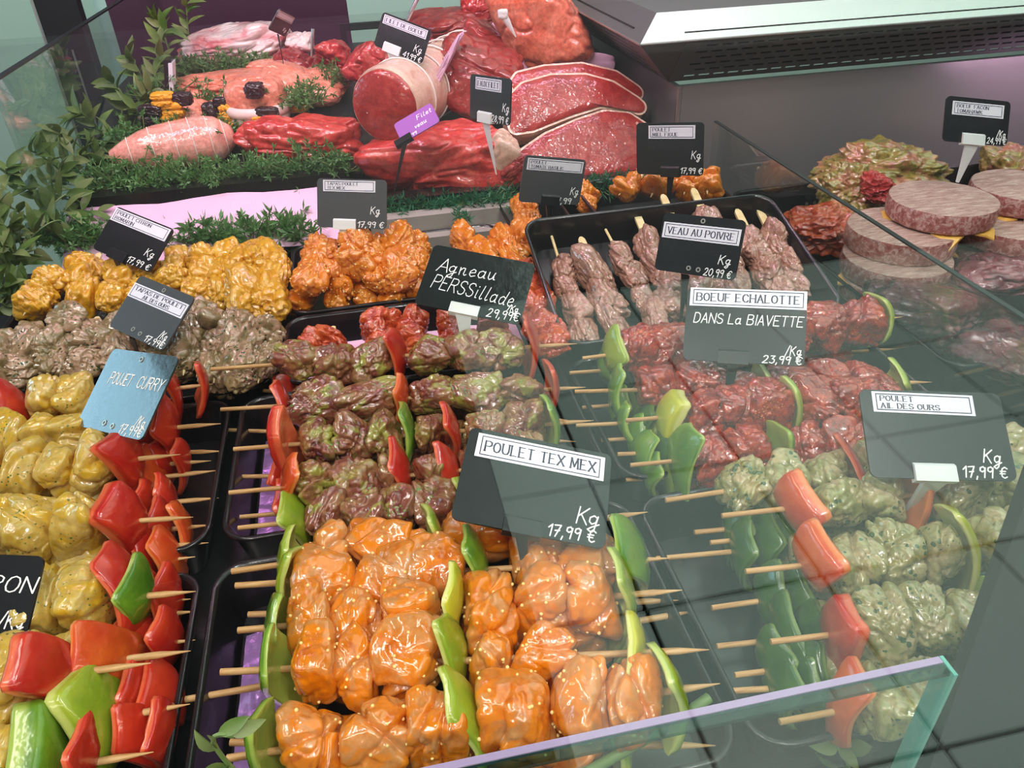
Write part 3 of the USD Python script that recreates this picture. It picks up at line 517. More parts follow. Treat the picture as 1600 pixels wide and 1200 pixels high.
skewer('ail', 'ail', AL + 'nearest the front, partly below the glass edge', (1218, 1128), (1520, 1073), .054, .054,
       [('o', 1290, 1345, dict(flip=1, l=1.3, w=.5)), ('m', 1340, 1420), ('m', 1410, 1480)], seed=65, **kw)
for i, (p0, p1, wh) in enumerate([((1085, 832), (1600, 780), 'thin stick under the first red slice'), ((1025, 873), (1600, 820), 'stick nearest the tray side'), ((1112, 950), (1600, 880), 'stick over dark green slices'), ((1148, 1055), (1600, 1000), 'stick below the broad red slice'), ((1120, 1010), (1600, 960), 'short stick end in shade'), ((1110, 848), (1600, 800), 'beside the orange-red cap'), ((1140, 1080), (1480, 1060), 'lowest by the front corner')]):
    x = 1125 + i * 12 + (30 if i in (2, 3, 4) else 0)
    skewer('ail', 'ail', 'wild garlic chicken skewer in the bottom layer, ' + wh, p0, p1, .034, .030, [('d', x, x + 40, dict(flip=1, l=1.0, w=1.1, b=.45)), ('d', x + 38, x + 75, dict(flip=1, l=1.1, b=.4)), ('m', x + 80, x + 160), ('m', x + 150, x + 240), ('m', x + 230, x + 330)], r=.0195, seed=70 + i, lvl=3, rs=.0019)

# --- tray A1: curry chicken
kw = dict(r=.0225, rs=.0019)
CU = 'yellow curry chicken skewer, '
skewer('curry', 'curry', CU + 'farthest back with a red square near its left end', (-160, 660), (332, 600), .060, .060,
       [('m', -90, -20), ('m', -25, 15), ('r', 8, 52, dict(l=1.2)), ('m', 48, 100), ('m', 95, 150), ('m', 148, 210), ('m', 205, 250), ('r', 250, 290, dict(l=1.4)), ('r', 300, 345, dict(l=1.1))], seed=81, **kw)
skewer('curry', 'curry', CU + 'second from the back, plain pieces under the blue-grey sign', (-200, 708), (345, 662), .060, .058,
       [('m', -80, -10), ('m', -20, 45), ('m', 40, 100), ('m', 92, 155), ('m', 150, 205), ('r', 205, 240), ('r', 245, 285, dict(l=1.3))], seed=82, **kw)
skewer('curry', 'curry', CU + 'in the middle with an orange-red end slice', (-240, 765), (282, 710), .068, .066,
       [('m', -110, -45), ('m', -52, 12), ('m', 2, 62), ('m', 54, 120, dict(s=1.06)), ('m', 112, 186, dict(s=1.06)), ('r', 170, 226, dict(l=1.1, w=.8, t=.013))], seed=83, **kw)
skewer('curry', 'curry', CU + 'nearest the front with a big red end cap', (-250, 845), (302, 808), .064, .064,
       [('m', -100, -30), ('m', -40, 40), ('m', 30, 98, dict(s=1.1)), ('m', 90, 172, dict(s=1.08)), ('r', 162, 232, dict(l=1.15, w=.85, t=.015))], seed=84, **kw)
for i, (p0, p1, wh) in enumerate([((-180, 690), (343, 632), 'tip by the tray corner'), ((-180, 720), (350, 705), 'longest tip at right'), ((-200, 760), (330, 720), 'tip below the longest one'), ((-200, 800), (340, 735), 'tip half hidden in shade'), ((-220, 830), (342, 778), 'behind the big red end cap'), ((-240, 880), (332, 820), 'under the big red end cap'), ((-240, 900), (326, 848), 'second tip from the front rim'), ((-240, 935), (305, 870), 'lowest tip at the front rim')]):
    x = 195 + (i % 3) * 22
    skewer('curry', 'curry', 'curry chicken skewer in the bottom layer, ' + wh, p0, p1, .034, .034, [('m', 0, 90), ('m', 80, 170), ('r', x, x + 34, dict(l=1.1, w=.9)), ('o' if i % 2 else 'r', x + 34, x + 62, dict(l=1.2))], r=.020, seed=90 + i, lvl=3, rs=.0019)

# --- tray A0: front-left
CI = 'lemon chicken skewer at front left, '
kw = dict(r=.0225, rs=.0021)
skewer('curry', 'curry', CI + 'farthest back with curved red slice', (-250, 975), (306, 924), .064, .064, [('m', -80, 0), ('m', -10, 60), ('m', 48, 118, dict(s=1.08)), ('m', 108, 186, dict(s=1.1)), ('r', 180, 222, dict(l=1.7, b=.35)), ('g', 210, 224, dict(l=.8))], seed=101, **kw)
skewer('curry', 'curry', CI + 'second from the back with orange slice', (-250, 1085), (298, 1017), .060, .058, [('m', -60, 20), ('m', 10, 90), ('m', 80, 150), ('o', 150, 212, dict(l=1.55, b=.3))], seed=102, **kw)
skewer('curry', 'curry', CI + 'third from the back with the broad red slice', (-250, 1100), (236, 1036), .075, .072, [('m', -90, -10), ('m', -25, 55, dict(s=1.1)), ('r', 48, 132, dict(l=1.75, w=.75, t=.012, b=.35, rx=.35, ry=0))], seed=103, **kw)
skewer('curry', 'curry', CI + 'nearest the front with light green slice', (-250, 1200), (297, 1100), .050, .050, [('m', -60, 30), ('m', 20, 100), ('l', 118, 192, dict(l=1.6, w=1.2, t=.014, b=.3))], seed=104, **kw)
skewer('curry', 'curry', CI + 'cut off by the bottom edge, green pepper on top', (-250, 1260), (240, 1175), .058, .050, [('m', -40, 30), ('g', 28, 112, dict(l=1.3, w=1.2, t=.02, b=.2)), ('r', 115, 150)], seed=105, **kw)
for i, (p0, p1, wh) in enumerate([((-250, 985), (298, 936), 'second tip from the back'), ((-250, 1010), (308, 955), 'third tip from the back'), ((-250, 1060), (305, 1000), 'tip above the orange slice'), ((-250, 1110), (280, 1085), 'dark slices under the light green one'), ((-250, 1200), (268, 1146), 'lowest tip in shade')]):
    skewer('curry', 'curry', 'buried lemon chicken skewer, front left, ' + wh, p0, p1, .036, .034, [('m', -20, 70), ('m', 60, 150), ('r', 215, 245, dict(l=1.4)), ('r', 248, 278, dict(l=1.1))], r=.020, seed=110 + i, lvl=3, rs=.0021)

# ------------------------------------------------------------------ picks lying front to back
def paddle(a, b, w=.0042, th=.0016):
    """flat bamboo pick end from a (tip) to b"""
    d = unit(b - a); u = unit(np.cross(d, [0, 0, 1.])); n = np.cross(u, d); L = np.linalg.norm(b - a)
    prof = [(0, .35), (.004, .9), (.010, 1), (max(L, .02) * .9, 1), (max(L, .02), .5)]
    R = [a + d * s + u * w * k * sx + n * th * sy for s, k in prof for sx, sy in ((-1, -1), (1, -1), (1, 1), (-1, 1))]
    return loft([np.array(R[i * 4:i * 4 + 4]) for i in range(len(prof))])
def pick(key, label, top, bot, z0, z1, r, n=4, seed=0, lvl=3, head=.018, tail=.008, seeds=0, lump=.2, flat=True, sty=None, group=None):
    rng = np.random.default_rng(seed + 5000); a, b = at(*top, z0), at(*bot, z1); d = unit(b - a); L = np.linalg.norm(b - a)
    t = T('meat_pick', label, 'skewer', ((a + b) / 2 - [0, 0, r]), group)
    if flat: t.part('flat_handle', paddle(a - d * head, a + d * L * .3), MAT['pale_wood'], 30)
    t.part('stick', tube([a - d * (0 if flat else head), b, b + d * tail], [.0016, .0016, .0004], 7), MAT['pale_wood'])
    W = frame(b - a); sp = []
    for i in range(n):
        c = a + (b - a) * (i + .5) / n + rng.normal(size=3) * r * .10; s = rng.uniform(1 - lump, 1 + lump)
        v, f = chunk(rng, (L / n * .80, r * s, r * s * rng.uniform(.85, 1.05)), lvl, **(sty or dict(planes=7, p=6, amp=.18, crease=3, fine=.03, vein=.16)))
        v = v @ (W @ rotx(rng.uniform(-3, 3)) @ rotz(rng.uniform(-.3, .3))).T + c; t.part('meat_piece', (v, f), MAT[key], True)
        if seeds: sp += [v[k] for k in rng.choice(np.argsort(-(v[:, 2] - v[:, 1]))[:len(v) // 2], seeds)]
    if sp: s, sf = sphere(1); t.part('mustard_seeds', join([(s * rng.uniform(.0007, .0011) + q, sf) for q in sp]), MAT['seed'], True, kind='stuff')
    return t
def picks(key, what, rows, tail_words, **k0):
    for i, rw in enumerate(rows):
        k = dict(k0); k.update(rw[3] if len(rw) > 3 else {})
        pick(key, f'{ORD[i]} {what} from the left{tail_words}', rw[0], rw[1], rw[2][0], rw[2][1], seed=hash_(what) + i, **k)
def hash_(s): return sum(ord(c) * (i + 7) for i, c in enumerate(s)) % 9000
Z1, Zf = .060, .052
picks('citron', 'yellow lemon chicken pick', [((82, 440), (42, 486), (Z1, Zf)), ((150, 408), (118, 476), (Z1, Zf)), ((192, 420), (172, 478), (Z1, Zf)), ((235, 420), (222, 470), (Z1, Zf)), ((283, 396), (262, 452), (.066, .056)), ((322, 405), (318, 462), (Z1, Zf)), ((352, 396), (348, 470), (Z1, Zf)), ((392, 390), (382, 482), (.064, Zf)), ((425, 392), (418, 488), (Z1, .046))], ' in its tray', r=.0215, n=3, lvl=4)
picks('orange', 'orange tex mex chicken pick', [((505, 388), (484, 452), (.062, .058)), ((532, 400), (537, 452), (.054, .050)), ((558, 375), (558, 415), (.076, .072)), ((590, 385), (589, 444), (.060, .054)), ((627, 378), (628, 445), (.062, .056)), ((655, 375), (650, 428), (.060, .054))], ', upper layer', r=.0205, n=3, lvl=4, seeds=24)
picks('orange', 'orange tex mex pick end', [((480, 430), (464, 482), (.036, .032)), ((528, 440), (526, 484), (.034, .03)), ((575, 440), (574, 478), (.034, .03)), ((620, 430), (620, 472), (.034, .03)), ((655, 430), (655, 465), (.034, .03))], ', bottom layer by the tray front', r=.018, n=2, seeds=14)
picks('orange', 'smooth orange chicken pick behind the hand-lettered sign', [((718, 368), (770, 420), (.056, .05)), ((783, 368), (812, 430), (.056, .05))], '', r=.0185, n=2, lvl=4, seeds=16)
picks('tapas_ail', 'grey-green wild garlic chicken pick', [((15, 528), (-20, 600), (Z1, Zf)), ((60, 512), (25, 590), (Z1, Zf)), ((105, 500), (75, 582), (.066, Zf)), ((150, 505), (125, 580), (.062, Zf)), ((200, 505), (180, 580), (Z1, Zf)), ((255, 505), (240, 580), (.058, Zf)), ((305, 492), (288, 578), (.064, Zf)), ((345, 500), (335, 590), (Z1, Zf)), ((382, 500), (372, 598), (.064, Zf)), ((420, 512), (405, 590), (Z1, Zf))], ' in its tray', r=.0215, n=3, lvl=4, head=.010)
picks('red', 'bright red marinated pick', [((515, 520), (480, 560), (.050, .045)), ((597, 497), (592, 552), (.058, .05)), ((648, 497), (640, 552), (.058, .05)), ((706, 497), (706, 545), (.056, .05)), ((770, 490), (775, 545), (.05, .05)), ((838, 470), (862, 548), (.056, .05)), ((815, 430), (840, 490), (.05, .05))], ' on pink paper', r=.018, n=3, lvl=4, head=.010, sty=STY['red'])
picks('orange', 'orange tomato basil chicken pick', [((815, 312), (826, 378), (.072, .062)), ((905, 296), (925, 318), (.066, .064))], ' beside the veal tray', r=.019, n=3, lvl=4, flat=False)
picks('orange', 'orange honey fig chicken pick', [((992, 282), (972, 300), (.092, .085)), ((1030, 284), (1020, 302), (.088, .08)), ((1075, 278), (1070, 298), (.088, .08)), ((1105, 282), (1105, 298), (.085, .08))], ' behind the veal tray', r=.019, n=2, lvl=3)
def vz(px, py, up=.018):                               # a point lying on the tilted tray's floor
    c = np.array([.3075, .7075, .045]); n = VT @ np.array([0, 0, 1.]); d = ray(px, py); q = c + n * (up + .003); return CAM + d * ((q - CAM) @ n) / (d @ n)
for i, (t0, t1, r, hd, up) in enumerate([((872, 402), (912, 532), .0145, .010, .016), ((922, 410), (972, 540), .0185, .016, .020), ((964, 392), (1028, 512), .0135, .012, .018), ((1008, 366), (1062, 490), .0175, .020, .024), ((1052, 345), (1105, 470), .018, .022, .024), ((1100, 335), (1160, 470), .018, .022, .030), ((1168, 362), (1222, 470), .0185, .014, .022), ((1200, 356), (1250, 458), .0155, .010, .018), ((1105, 420), (1180, 520), .018, .010, .018)]):
    a, b = vz(*t0, up), vz(*t1, up); rng_ = 300 + i
    pick('veal', f'{ORD[i]} pale pepper veal pick from the left in the tilted tray', t0, t1, a[2], b[2], r, n=4 if i != 1 else 3, seed=rng_, lvl=4, head=hd + .026, lump=.12, flat=i not in (0, 2), sty=dict(planes=6, p=5, amp=.15, crease=3, fine=.03))

# ------------------------------------------------------------------ price signs
GLY = {'A': '0,0 3,10 6,0|1.1,3.5 4.9,3.5', 'B': '0,0 0,10 4,10 5.5,9 5.5,6.5 4,5.4 0,5.4|4,5.4 6,4 6,1.4 4.4,0 0,0', 'C': '6,8 4.6,9.8 2.2,9.8 .5,8 0,5 .5,2 2.2,.2 4.6,.2 6,2', 'D': '0,0 0,10 3.4,10 5.5,8 6,5 5.5,2 3.4,0 0,0',
       'E': '0,0 0,10|0,10 5.4,10|0,5.2 4,5.2|0,0 5.6,0', 'F': '0,0 0,10|0,10 5.4,10|0,5.2 4,5.2', 'G': '6,8 4.6,9.8 2.2,9.8 .5,8 0,5 .5,2 2.2,.2 4.6,.2 6,1.8 6,4.4 4,4.4', 'H': '0,0 0,10|6,0 6,10|0,5 6,5', 'I': '1,0 1,10', 'J': '4,10 4,2 3,.2 1.4,.2 0,2',
       'K': '0,0 0,10|5.6,10 0,4.2|1.6,5.8 6,0', 'L': '0,10 0,0|0,0 5.2,0', 'M': '0,0 .6,10|.6,10 3.5,1.5 6.4,10|6.4,10 7,0', 'N': '0,0 0,10|0,10 6,0|6,0 6,10', 'O': '3,10 1,9 0,6.5 0,3.5 1,1 3,0 5,1 6,3.5 6,6.5 5,9 3,10', 'P': '0,0 0,10 4,10 5.8,8.8 5.8,6 4,4.8 0,4.8', 'Q': '3,10 1,9 0,6.5 0,3.5 1,1 3,0 5,1 6,3.5 6,6.5 5,9 3,10|3.6,2.4 6.4,-.8',
       'R': '0,0 0,10 4,10 5.6,8.8 5.6,6.4 4,5.2 0,5.2|3,5.2 6.2,0', 'S': '5.4,8.4 4.4,9.8 1.8,9.9 .3,8.6 .4,6.6 2,5.5 4,4.8 5.6,3.6 5.7,1.6 4.2,.1 1.6,.1 .1,1.8', 'T': '3,0 3,10|0,10 6,10', 'U': '0,10 0,3 1,.6 3,0 5,.6 6,3 6,10', 'V': '0,10 3,0 6,10', 'W': '0,10 2,0 4,8 6,0 8,10', 'X': '0,0 6,10|0,10 6,0', 'Y': '0,10 3,5 6,10|3,5 3,0', 'Z': '0,10 6,10 0,0 6,0',
       'a': '4.6,5 2.4,6 .4,4.6 .2,1.8 1.6,.1 3.4,.6 4.6,3 4.6,6|4.6,3 4.8,.4 5.8,.4', 'd': '4.6,5 2.4,6 .4,4.6 .2,1.8 1.6,.1 3.4,.6 4.6,3 5.4,10|4.6,3 4.8,.4 5.8,.4', 'e': '.6,2.8 4,3.6 4,5.4 2.2,6.2 .4,4.4 .4,1.6 2,0 4.6,1', 'g': '4.4,5 2.4,6.2 .4,4.8 .4,2.4 2,1 4,2.2 4.6,6 4,-2 2.4,-3.6 .4,-2.4 2.6,-.6 6,1.4', 'i': '1,6 1.2,.4 2.4,.4|1,8.4 1.3,8.8', 'l': '1.4,10 .8,1 1.6,0 3,.8',
       'n': '0,6 .6,0|.4,3.6 2,6 3.6,5.6 3.6,1 4.6,0 5.6,.8', 'u': '0,6 .2,1.4 1.4,0 3.2,1.2 4.2,6|4,3 4.4,.4 5.4,.4', 'r': '0,6 .4,0|.4,3.6 2,6 3.6,5.6', 't': '1.6,9 1.4,1 2.4,0 3.4,.6|0,6 3.4,6.2', 'v': '0,6 1.6,0 3.6,6', 'o': '2.4,6 .4,4.4 .4,1.6 2.4,0 4.4,1.6 4.4,4.4 2.4,6', '0': '3,10 .6,8 0,5 .6,2 3,0 5,2 5.6,5 5,8 3,10', '1': '0,7 2.6,10 2.6,0', '2': '.3,8 1.6,9.8 4,9.6 4.9,7.6 3.6,4.4 0,0 5.4,.3', '3': '.4,9.6 4.6,9.8 2.2,6 4.6,5 4.8,1.8 2.8,0 .2,1', '4': '4.4,0 4.4,10 0,3 6,3', '5': '4.8,10 .8,10 .5,5.8 3,6.2 4.8,4.4 4.6,1.6 2.6,0 .2,1', '6': '4.6,9.6 1.6,8 .3,4 .8,1 2.8,0 4.8,1.6 4.6,4.2 2.6,5.2 .6,3.6', '7': '0,9.6 5,10 2,0|1,5 4.6,5.4', '8': '2.8,5.4 .6,7.4 2.8,10 5,7.4 2.8,5.4 0,2.6 2.8,0 5.4,2.6 2.8,5.4',
       '9': '4.6,8 3,10 .6,9 .4,6.4 2.4,5.2 4.6,7 4.8,9 4.2,0', ',': '1,1 .4,-1.8', '€': '6,8.6 4,10 1.8,8.6 1.2,5 1.8,1.4 4,0 6,1.2|0,6.2 4.6,6.2|0,4 4.2,4', '/': '0,-1 4.4,11', '.': '0,0 .3,.3', "'": '0,10 0,8'}
def glyph_lines(text, upright):
    out, x = [], 0.0
    for ch in text:
        if ch == ' ': x += 4.2; continue
        ls = [[tuple(map(float, q.split(','))) for q in s.split()] for s in GLY[ch].split('|')]; w = max(q[0] for s in ls for q in s)
        out += [[(x + a, b) for a, b in s] for s in ls]; x += w + (2.3 if upright else 1.9)
    return out, x - 2
def print_shape(text):                                  # printed capitals with thick stems, thin bars and serifs
    ls, W = glyph_lines(text, True); g = []
    for s in ls:
        for (a, b), (c, d) in zip(s, s[1:]):
            st = abs(d - b) / (math.hypot(c - a, d - b) + 1e-9); g.append(LineString([(a, b), (c, d)]).buffer(.30 + .45 * st, 3))
        for (a, b), (c, d) in ((s[0], s[1]), (s[-1], s[-2])):
            if b in (0, 10) and abs(d - b) > 2: g.append(sbox(a - 1.25, b - .15 - .25, a + 1.25, b + .4 - .15))
    return unary_union(g), W
def hand_shape(text, wd=.46, slant=.16):
    ls, W = glyph_lines(text, False)
    return unary_union([LineString([(a + slant * b, b) for a, b in s]).buffer(wd, 2) for s in ls]), W
_lab = {'n': 0}
def sign(label, pos, rv, w, h, board='sign', lab=None, printed=(), hand=(), eyes=(), clip=None, cu=.45, spike=.05, lean=(0, 0)):
    R_ = rotvec(rv); pos = np.array(pos, float)
    t = T('price_sign', label, 'price sign', pos)
    def put(shape, y, th):                              # board plane: shapely x = right, y = up, front faces -y
        gs = [q for q in getattr(shape, 'geoms', [shape]) if q.area > 1e-10]; m = cat_([trimesh.creation.extrude_polygon(q, th, engine='earcut') for q in gs]); v = np.array(m.vertices)
        v = np.c_[v[:, 0], -y - v[:, 2], v[:, 1]]; return v @ R_.T + pos, np.array(m.faces)[:, :]
    bd = sbox(-w / 2 + .005, .005, w / 2 - .005, h - .005).buffer(.005, 5)
    bp = t.part('board', put(bd, -.0008, .0016), MAT[board], False)
    U = lambda u: (u - .5) * w
    V_ = lambda v: (1 - v) * h
    if lab:
        u0, v0, u1, v1, ang = lab; o = (U((u0 + u1) / 2), V_((v0 + v1) / 2)); lw, lh = (u1 - u0) * w, (v1 - v0) * h
        place = lambda s: affinity.translate(affinity.rotate(s, ang, origin=(0, 0)), *o)
        lp = t.part('label', put(place(sbox(-lw / 2, -lh / 2, lw / 2, lh / 2)), .0009, .0003), MAT['label'], False, 'white printed label')
        bw = .00055; m_ = lh * .10
        fr = sbox(-lw / 2 + m_ * 1.6, -lh / 2 + m_, lw / 2 - m_ * 1.6, lh / 2 - m_); fr = fr.difference(fr.buffer(-bw))
        t.part('label_border', put(place(fr), .00125, .00012), MAT['ink'], False, under=lp)
        n = len(printed)
        for i, (tx, al) in enumerate(printed):
            s, W = print_shape(tx); room = (lh - 2 * m_ - 2 * bw) / n; ch = room * (.56 if n == 1 else .66)
            avail = lw - m_ * 3.2 - .006; sx = min(avail / W, ch / 10 * 1.35) if al != 'f' else avail / W
            s = affinity.scale(s, sx, ch / 10, origin=(0, 0)); tw = W * sx
            x0 = -tw / 2 if al in ('c', 'f') else -avail / 2; yy = lh / 2 - m_ - bw - room * (i + .5) - ch / 2
            t.part('lettering', put(place(affinity.translate(s, x0, yy)), .00125, .00015), MAT['ink'], False, under=lp)
    for (tx, u0, u1, vb, hh, ang) in hand:              # text, left and right edge, base line, height (share of the board's)
        _, W = glyph_lines(tx, False); sx, sy = (u1 - u0) * w / W, hh * h / 10; s, W = hand_shape(tx, min(.75, max(.28, .00046 / (.5 * (sx + sy)))))
        s = affinity.translate(affinity.rotate(affinity.scale(s, sx, sy, origin=(0, 0)), ang, origin=(0, 0)), U(u0), V_(vb)); t.part('handwriting', put(s, .00085, .0002), MAT['chalk'], False, under=bp)
    for (u, v) in eyes:
        e_ = Point(U(u), V_(v)); t.part('eyelet', put(e_.buffer(.0024, 6).difference(e_.buffer(.0012, 5)), .0008, .0006), MAT['eyelet'], False, under=bp)
    if clip:
        mt = MAT['clip'] if clip == 'w' else MAT['clipblack']; c0 = U(cu); hw = .0135 if clip == 'w' else .012
        lo = np.array([[x, y, z] for x in (c0 - hw, c0 + hw) for y, z in ((-.0032, -.002), (-.0032, .0085), (-.0010, .0105), (.0032, -.002), (.0032, .007))])
        cl = trimesh.convex.convex_hull(lo); v = np.array(cl.vertices) @ R_.T + pos; cp = t.part('clip', (v, np.array(cl.faces)), mt, False, 'white clip' if clip == 'w' else 'black clip')
    else:
        mt = MAT['clipblack']; c0 = U(cu); cp = None
    top_ = R_ @ np.array([c0, .0, -.001]) + pos; dn = unit(np.array([lean[0], lean[1], -1.])); sd = R_[:, 0]; nr = np.array([0, 1., 0]); k = .0075 if clip == 'w' else .004
    pts = []
    for s_, wd in ((0, k), (.55, k * .5), (1, k * .16)):
        c = top_ + dn * spike * s_
        for a, b in ((-1, -1), (1, -1), (1, 1), (-1, 1)): pts.append(c + sd * wd * a + nr * .0014 * b)
    sp_ = loft([np.array(pts[i * 4:i * 4 + 4]) for i in range(3)])
    t.part('spike', sp_, mt, False, under=cp) if cp else t.part('spike', sp_, mt, False)
    return t
KG = lambda u, v=.78: ('Kg', u, u + .15, v, .13, 0)
PR = lambda s, u0=.60, u1=.93, v=.955: (s, u0, u1, v, .115, 0)
sign('black price sign reading POULET TEX MEX in the front middle', (.0654, .3328, .0934), (-1.2475, .37, -.1228), .097, .0708, lab=(.065, .05, .955, .315, 0), printed=[('POULET TEX MEX', 'f')],
     hand=[('K', .80, .865, .80, .17, 0), ('g', .875, .945, .80, .17, 0), ('17,99 €', .62, .925, .975, .115, 2)], clip='b', cu=.46, spike=.055, lean=(.05, .1))
sign('black price sign reading BOEUF ECHALOTTE over the dark red skewers', (.2775, .4814, .0921), (-.8197, .1407, -.4318), .0953, .0631, lab=(.025, .0, 1.0, .255, 0), printed=[('BOEUF ECHALOTTE', 'f')],
     hand=[('DANS La BIAVETTE', .07, .97, .485, .135, 0), ('/Kg', .84, .97, .87, .12, 0), ('23,99 €', .66, .97, .985, .10, 0)], clip='b', cu=.42, spike=.06)
sign('black price sign reading POULET AIL DES OURS in white clip at right', (.3366, .3146, .0963), (-.9545, .1591, -.1784), .0943, .0606, lab=(.085, .03, .80, .27, -1), printed=[('POULET', 'l'), ('AIL DES OURS', 'l')],
     hand=[('Kg', .79, .91, .80, .15, -6), ('17,99 €', .63, .93, .97, .12, 0)], clip='w', cu=.44, spike=.045, lean=(.0, .35))
sign('black price sign reading VEAU AU POIVRE with three eyelets', (.2922, .6207, .1033), (-.4761, .0917, -.8297), .0822, .0555, lab=(.025, .155, .97, .425, 0), printed=[('VEAU AU POIVRE', 'f')],
     hand=[('Kg', .77, .91, .76, .15, 0), ('20,99 €', .62, .94, .975, .125, 0)], eyes=[(.5, .08), (.43, .895), (.55, .90)], cu=.4, spike=.05)
sign('worn sign hand-lettered Agneau PERSSillade in a white clip', (.0701, .6076, .0999), (-1.05, .3516, -.2742), .0987, .0687, board='signwet',
     hand=[('A', .10, .20, .42, .22, 0), ('gneau', .21, .66, .42, .20, 2), ('PERSSillade', .10, .88, .70, .22, -3), ('/Kg', .85, .95, .83, .10, 0), ('29,99€', .68, .97, .975, .13, 2)], clip='w', cu=.47, spike=.05)
sign('glossy blue-grey sign hand-lettered POUJET CURRY', (-.2234, .5242, .0833), (-.9564, .1719, -.7659), .0903, .0684, board='signgloss',
     hand=[('POUJET', .17, .50, .43, .14, 0), ('CURRY', .60, .95, .43, .14, 0), ('/Kg', .82, .95, .87, .12, 0), ('17,99€', .64, .96, .975, .11, 0)], eyes=[(.5, .09), (.40, .90), (.53, .915)], cu=.45, spike=.04)
sign('dark sign reading TAPAS DE POULET AIL DES OURS at left', (-.231, .6716, .0842), (-.8617, .3888, -.7306), .0836, .0566, board='signgrey', lab=(.0, .15, .985, .41, 0), printed=[('TAPAS DE POULET', 'f'), ('AIL DES OURS', 'c')],
     hand=[('/Kg', .82, .95, .84, .13, 0), ('17,99€', .64, .96, .975, .11, 0)], eyes=[(.5, .09), (.40, .88), (.54, .90)], cu=.45, spike=.04)
sign('dark sign reading POULET CITRON ROMARIN over the yellow picks', (-.2822, .8611, .084), (-.775, .4534, -.5032), .0833, .0556, lab=(.01, .03, .96, .31, 0), printed=[('POULET CITRON', 'l'), ('ROMARIN', 'l')],
     hand=[('Kg', .78, .92, .72, .16, 0), ('17,99 €', .58, .95, .975, .13, 0)], clip='b', cu=.42, spike=.045)
sign('dark grey sign reading TAPAS POULET TEX MEX in a white clip', (-.0256, .8567, .0938), (-.4065, .0815, -.3451), .0829, .055, board='signgrey', lab=(.09, .03, .84, .26, 0), printed=[('TAPAS POULET', 'l'), ('TEX MEX', 'l')],
     hand=[('Kg', .77, .90, .70, .15, 0), ('17,99 €', .58, .95, .975, .12, 0)], clip='w', cu=.40, spike=.045, lean=(.05, -.2))
sign('grey sign reading POULET TOMATE BASILIC left of the veal tray', (.2079, .8555, .0981), (-.1207, .221, .2226), .0818, .0536, board='signgrey', lab=(.05, .05, .96, .30, 0), printed=[('POULET', 'l'), ('TOMATE BASILIC', 'l')],
     hand=[('Kg', .82, .95, .78, .16, 0), ('17,99', .56, .84, .99, .13, 0)], clip='b', cu=.5, spike=.05)
sign('black sign reading POULET MIEL FIGUE behind the veal tray', (.3543, .8478, .12), (-.1659, -.0784, -.8026), .085, .0599, lab=(.19, .05, .88, .30, 0), printed=[('POULET', 'l'), ('MIEL FIGUE', 'l')],
     hand=[('Kg', .83, .96, .68, .15, 0), ('17,99 €', .67, .98, .96, .11, 0)], clip='b', cu=.52, spike=.05)
sign('black sign reading FAUX FILET in a white clip before the steaks', (.1496, .9065, .1857), (-.1812, .0186, -1.1176), .0796, .0497, lab=(.14, .05, .78, .32, 0), printed=[('FAUX FILET', 'f')],
     hand=[('Kg', .82, .97, .72, .18, 0), ('28,99 €', .56, .96, .98, .15, 0)], clip='w', cu=.40, spike=.065, lean=(.15, 0))
sign('black sign reading FILET DE BOEUF in a white clip on the tied fillet', (.0645, 1.1362, .2239), (-.2712, .3707, -.6046), .0783, .0449, lab=(.05, .05, .94, .31, 0), printed=[('FILET DE BOEUF', 'f')],
     hand=[('Kg', .78, .93, .74, .20, 0), ('41,99 €', .60, .96, .98, .15, 0)], clip='w', cu=.37, spike=.05, lean=(.1, 0))
sign('black sign reading BOEUF FACON TOMAHAWK in a white clip behind the burgers', (.652, .7226, .165), (-.485, .166, -.0475), .078, .0474, lab=(.10, .10, .90, .40, 0), printed=[('BOEUF FACON', 'l'), ('TOMAHAWK', 'l')],
     hand=[('/Kg', .82, .96, .83, .16, 0), ('24,99 €', .68, .97, .97, .13, 0)], clip='w', cu=.46, spike=.042, lean=(-.1, 0))
sign('small grey sign with blank white label above the rib rack', (-.1023, 1.2919, .2383), (.3228, .6521, 1.1767), .0721, .0331, board='signgrey', lab=(.03, .05, .97, .36, 0), hand=[('Kg', .70, .88, .80, .16, 0)], cu=.6, spike=.05)
sign('small lilac price sign on a black pin stuck into the beef', (.0753, .9949, .1557), (-1.1374, -.3774, -.2547), .0561, .040, board='signlilac', hand=[('Filet', .55, .92, .40, .20, 0), ('veau', .42, .72, .72, .18, 0), ('25,99', .10, .40, .96, .13, 0)], cu=.06, spike=.065, lean=(-.35, -.1), clip='b')
sign('black hand-lettered sign cut off by the left edge of the photo', (-.2722, .3463, .0684), (-.9217, .1233, -.293), .0821, .0537, hand=[('CITRON', .30, .97, .40, .17, 0), ('/Kg', .76, .96, .78, .16, 0), ('17,99 €', .55, .97, .985, .13, 0)], cu=.45, spike=.04)

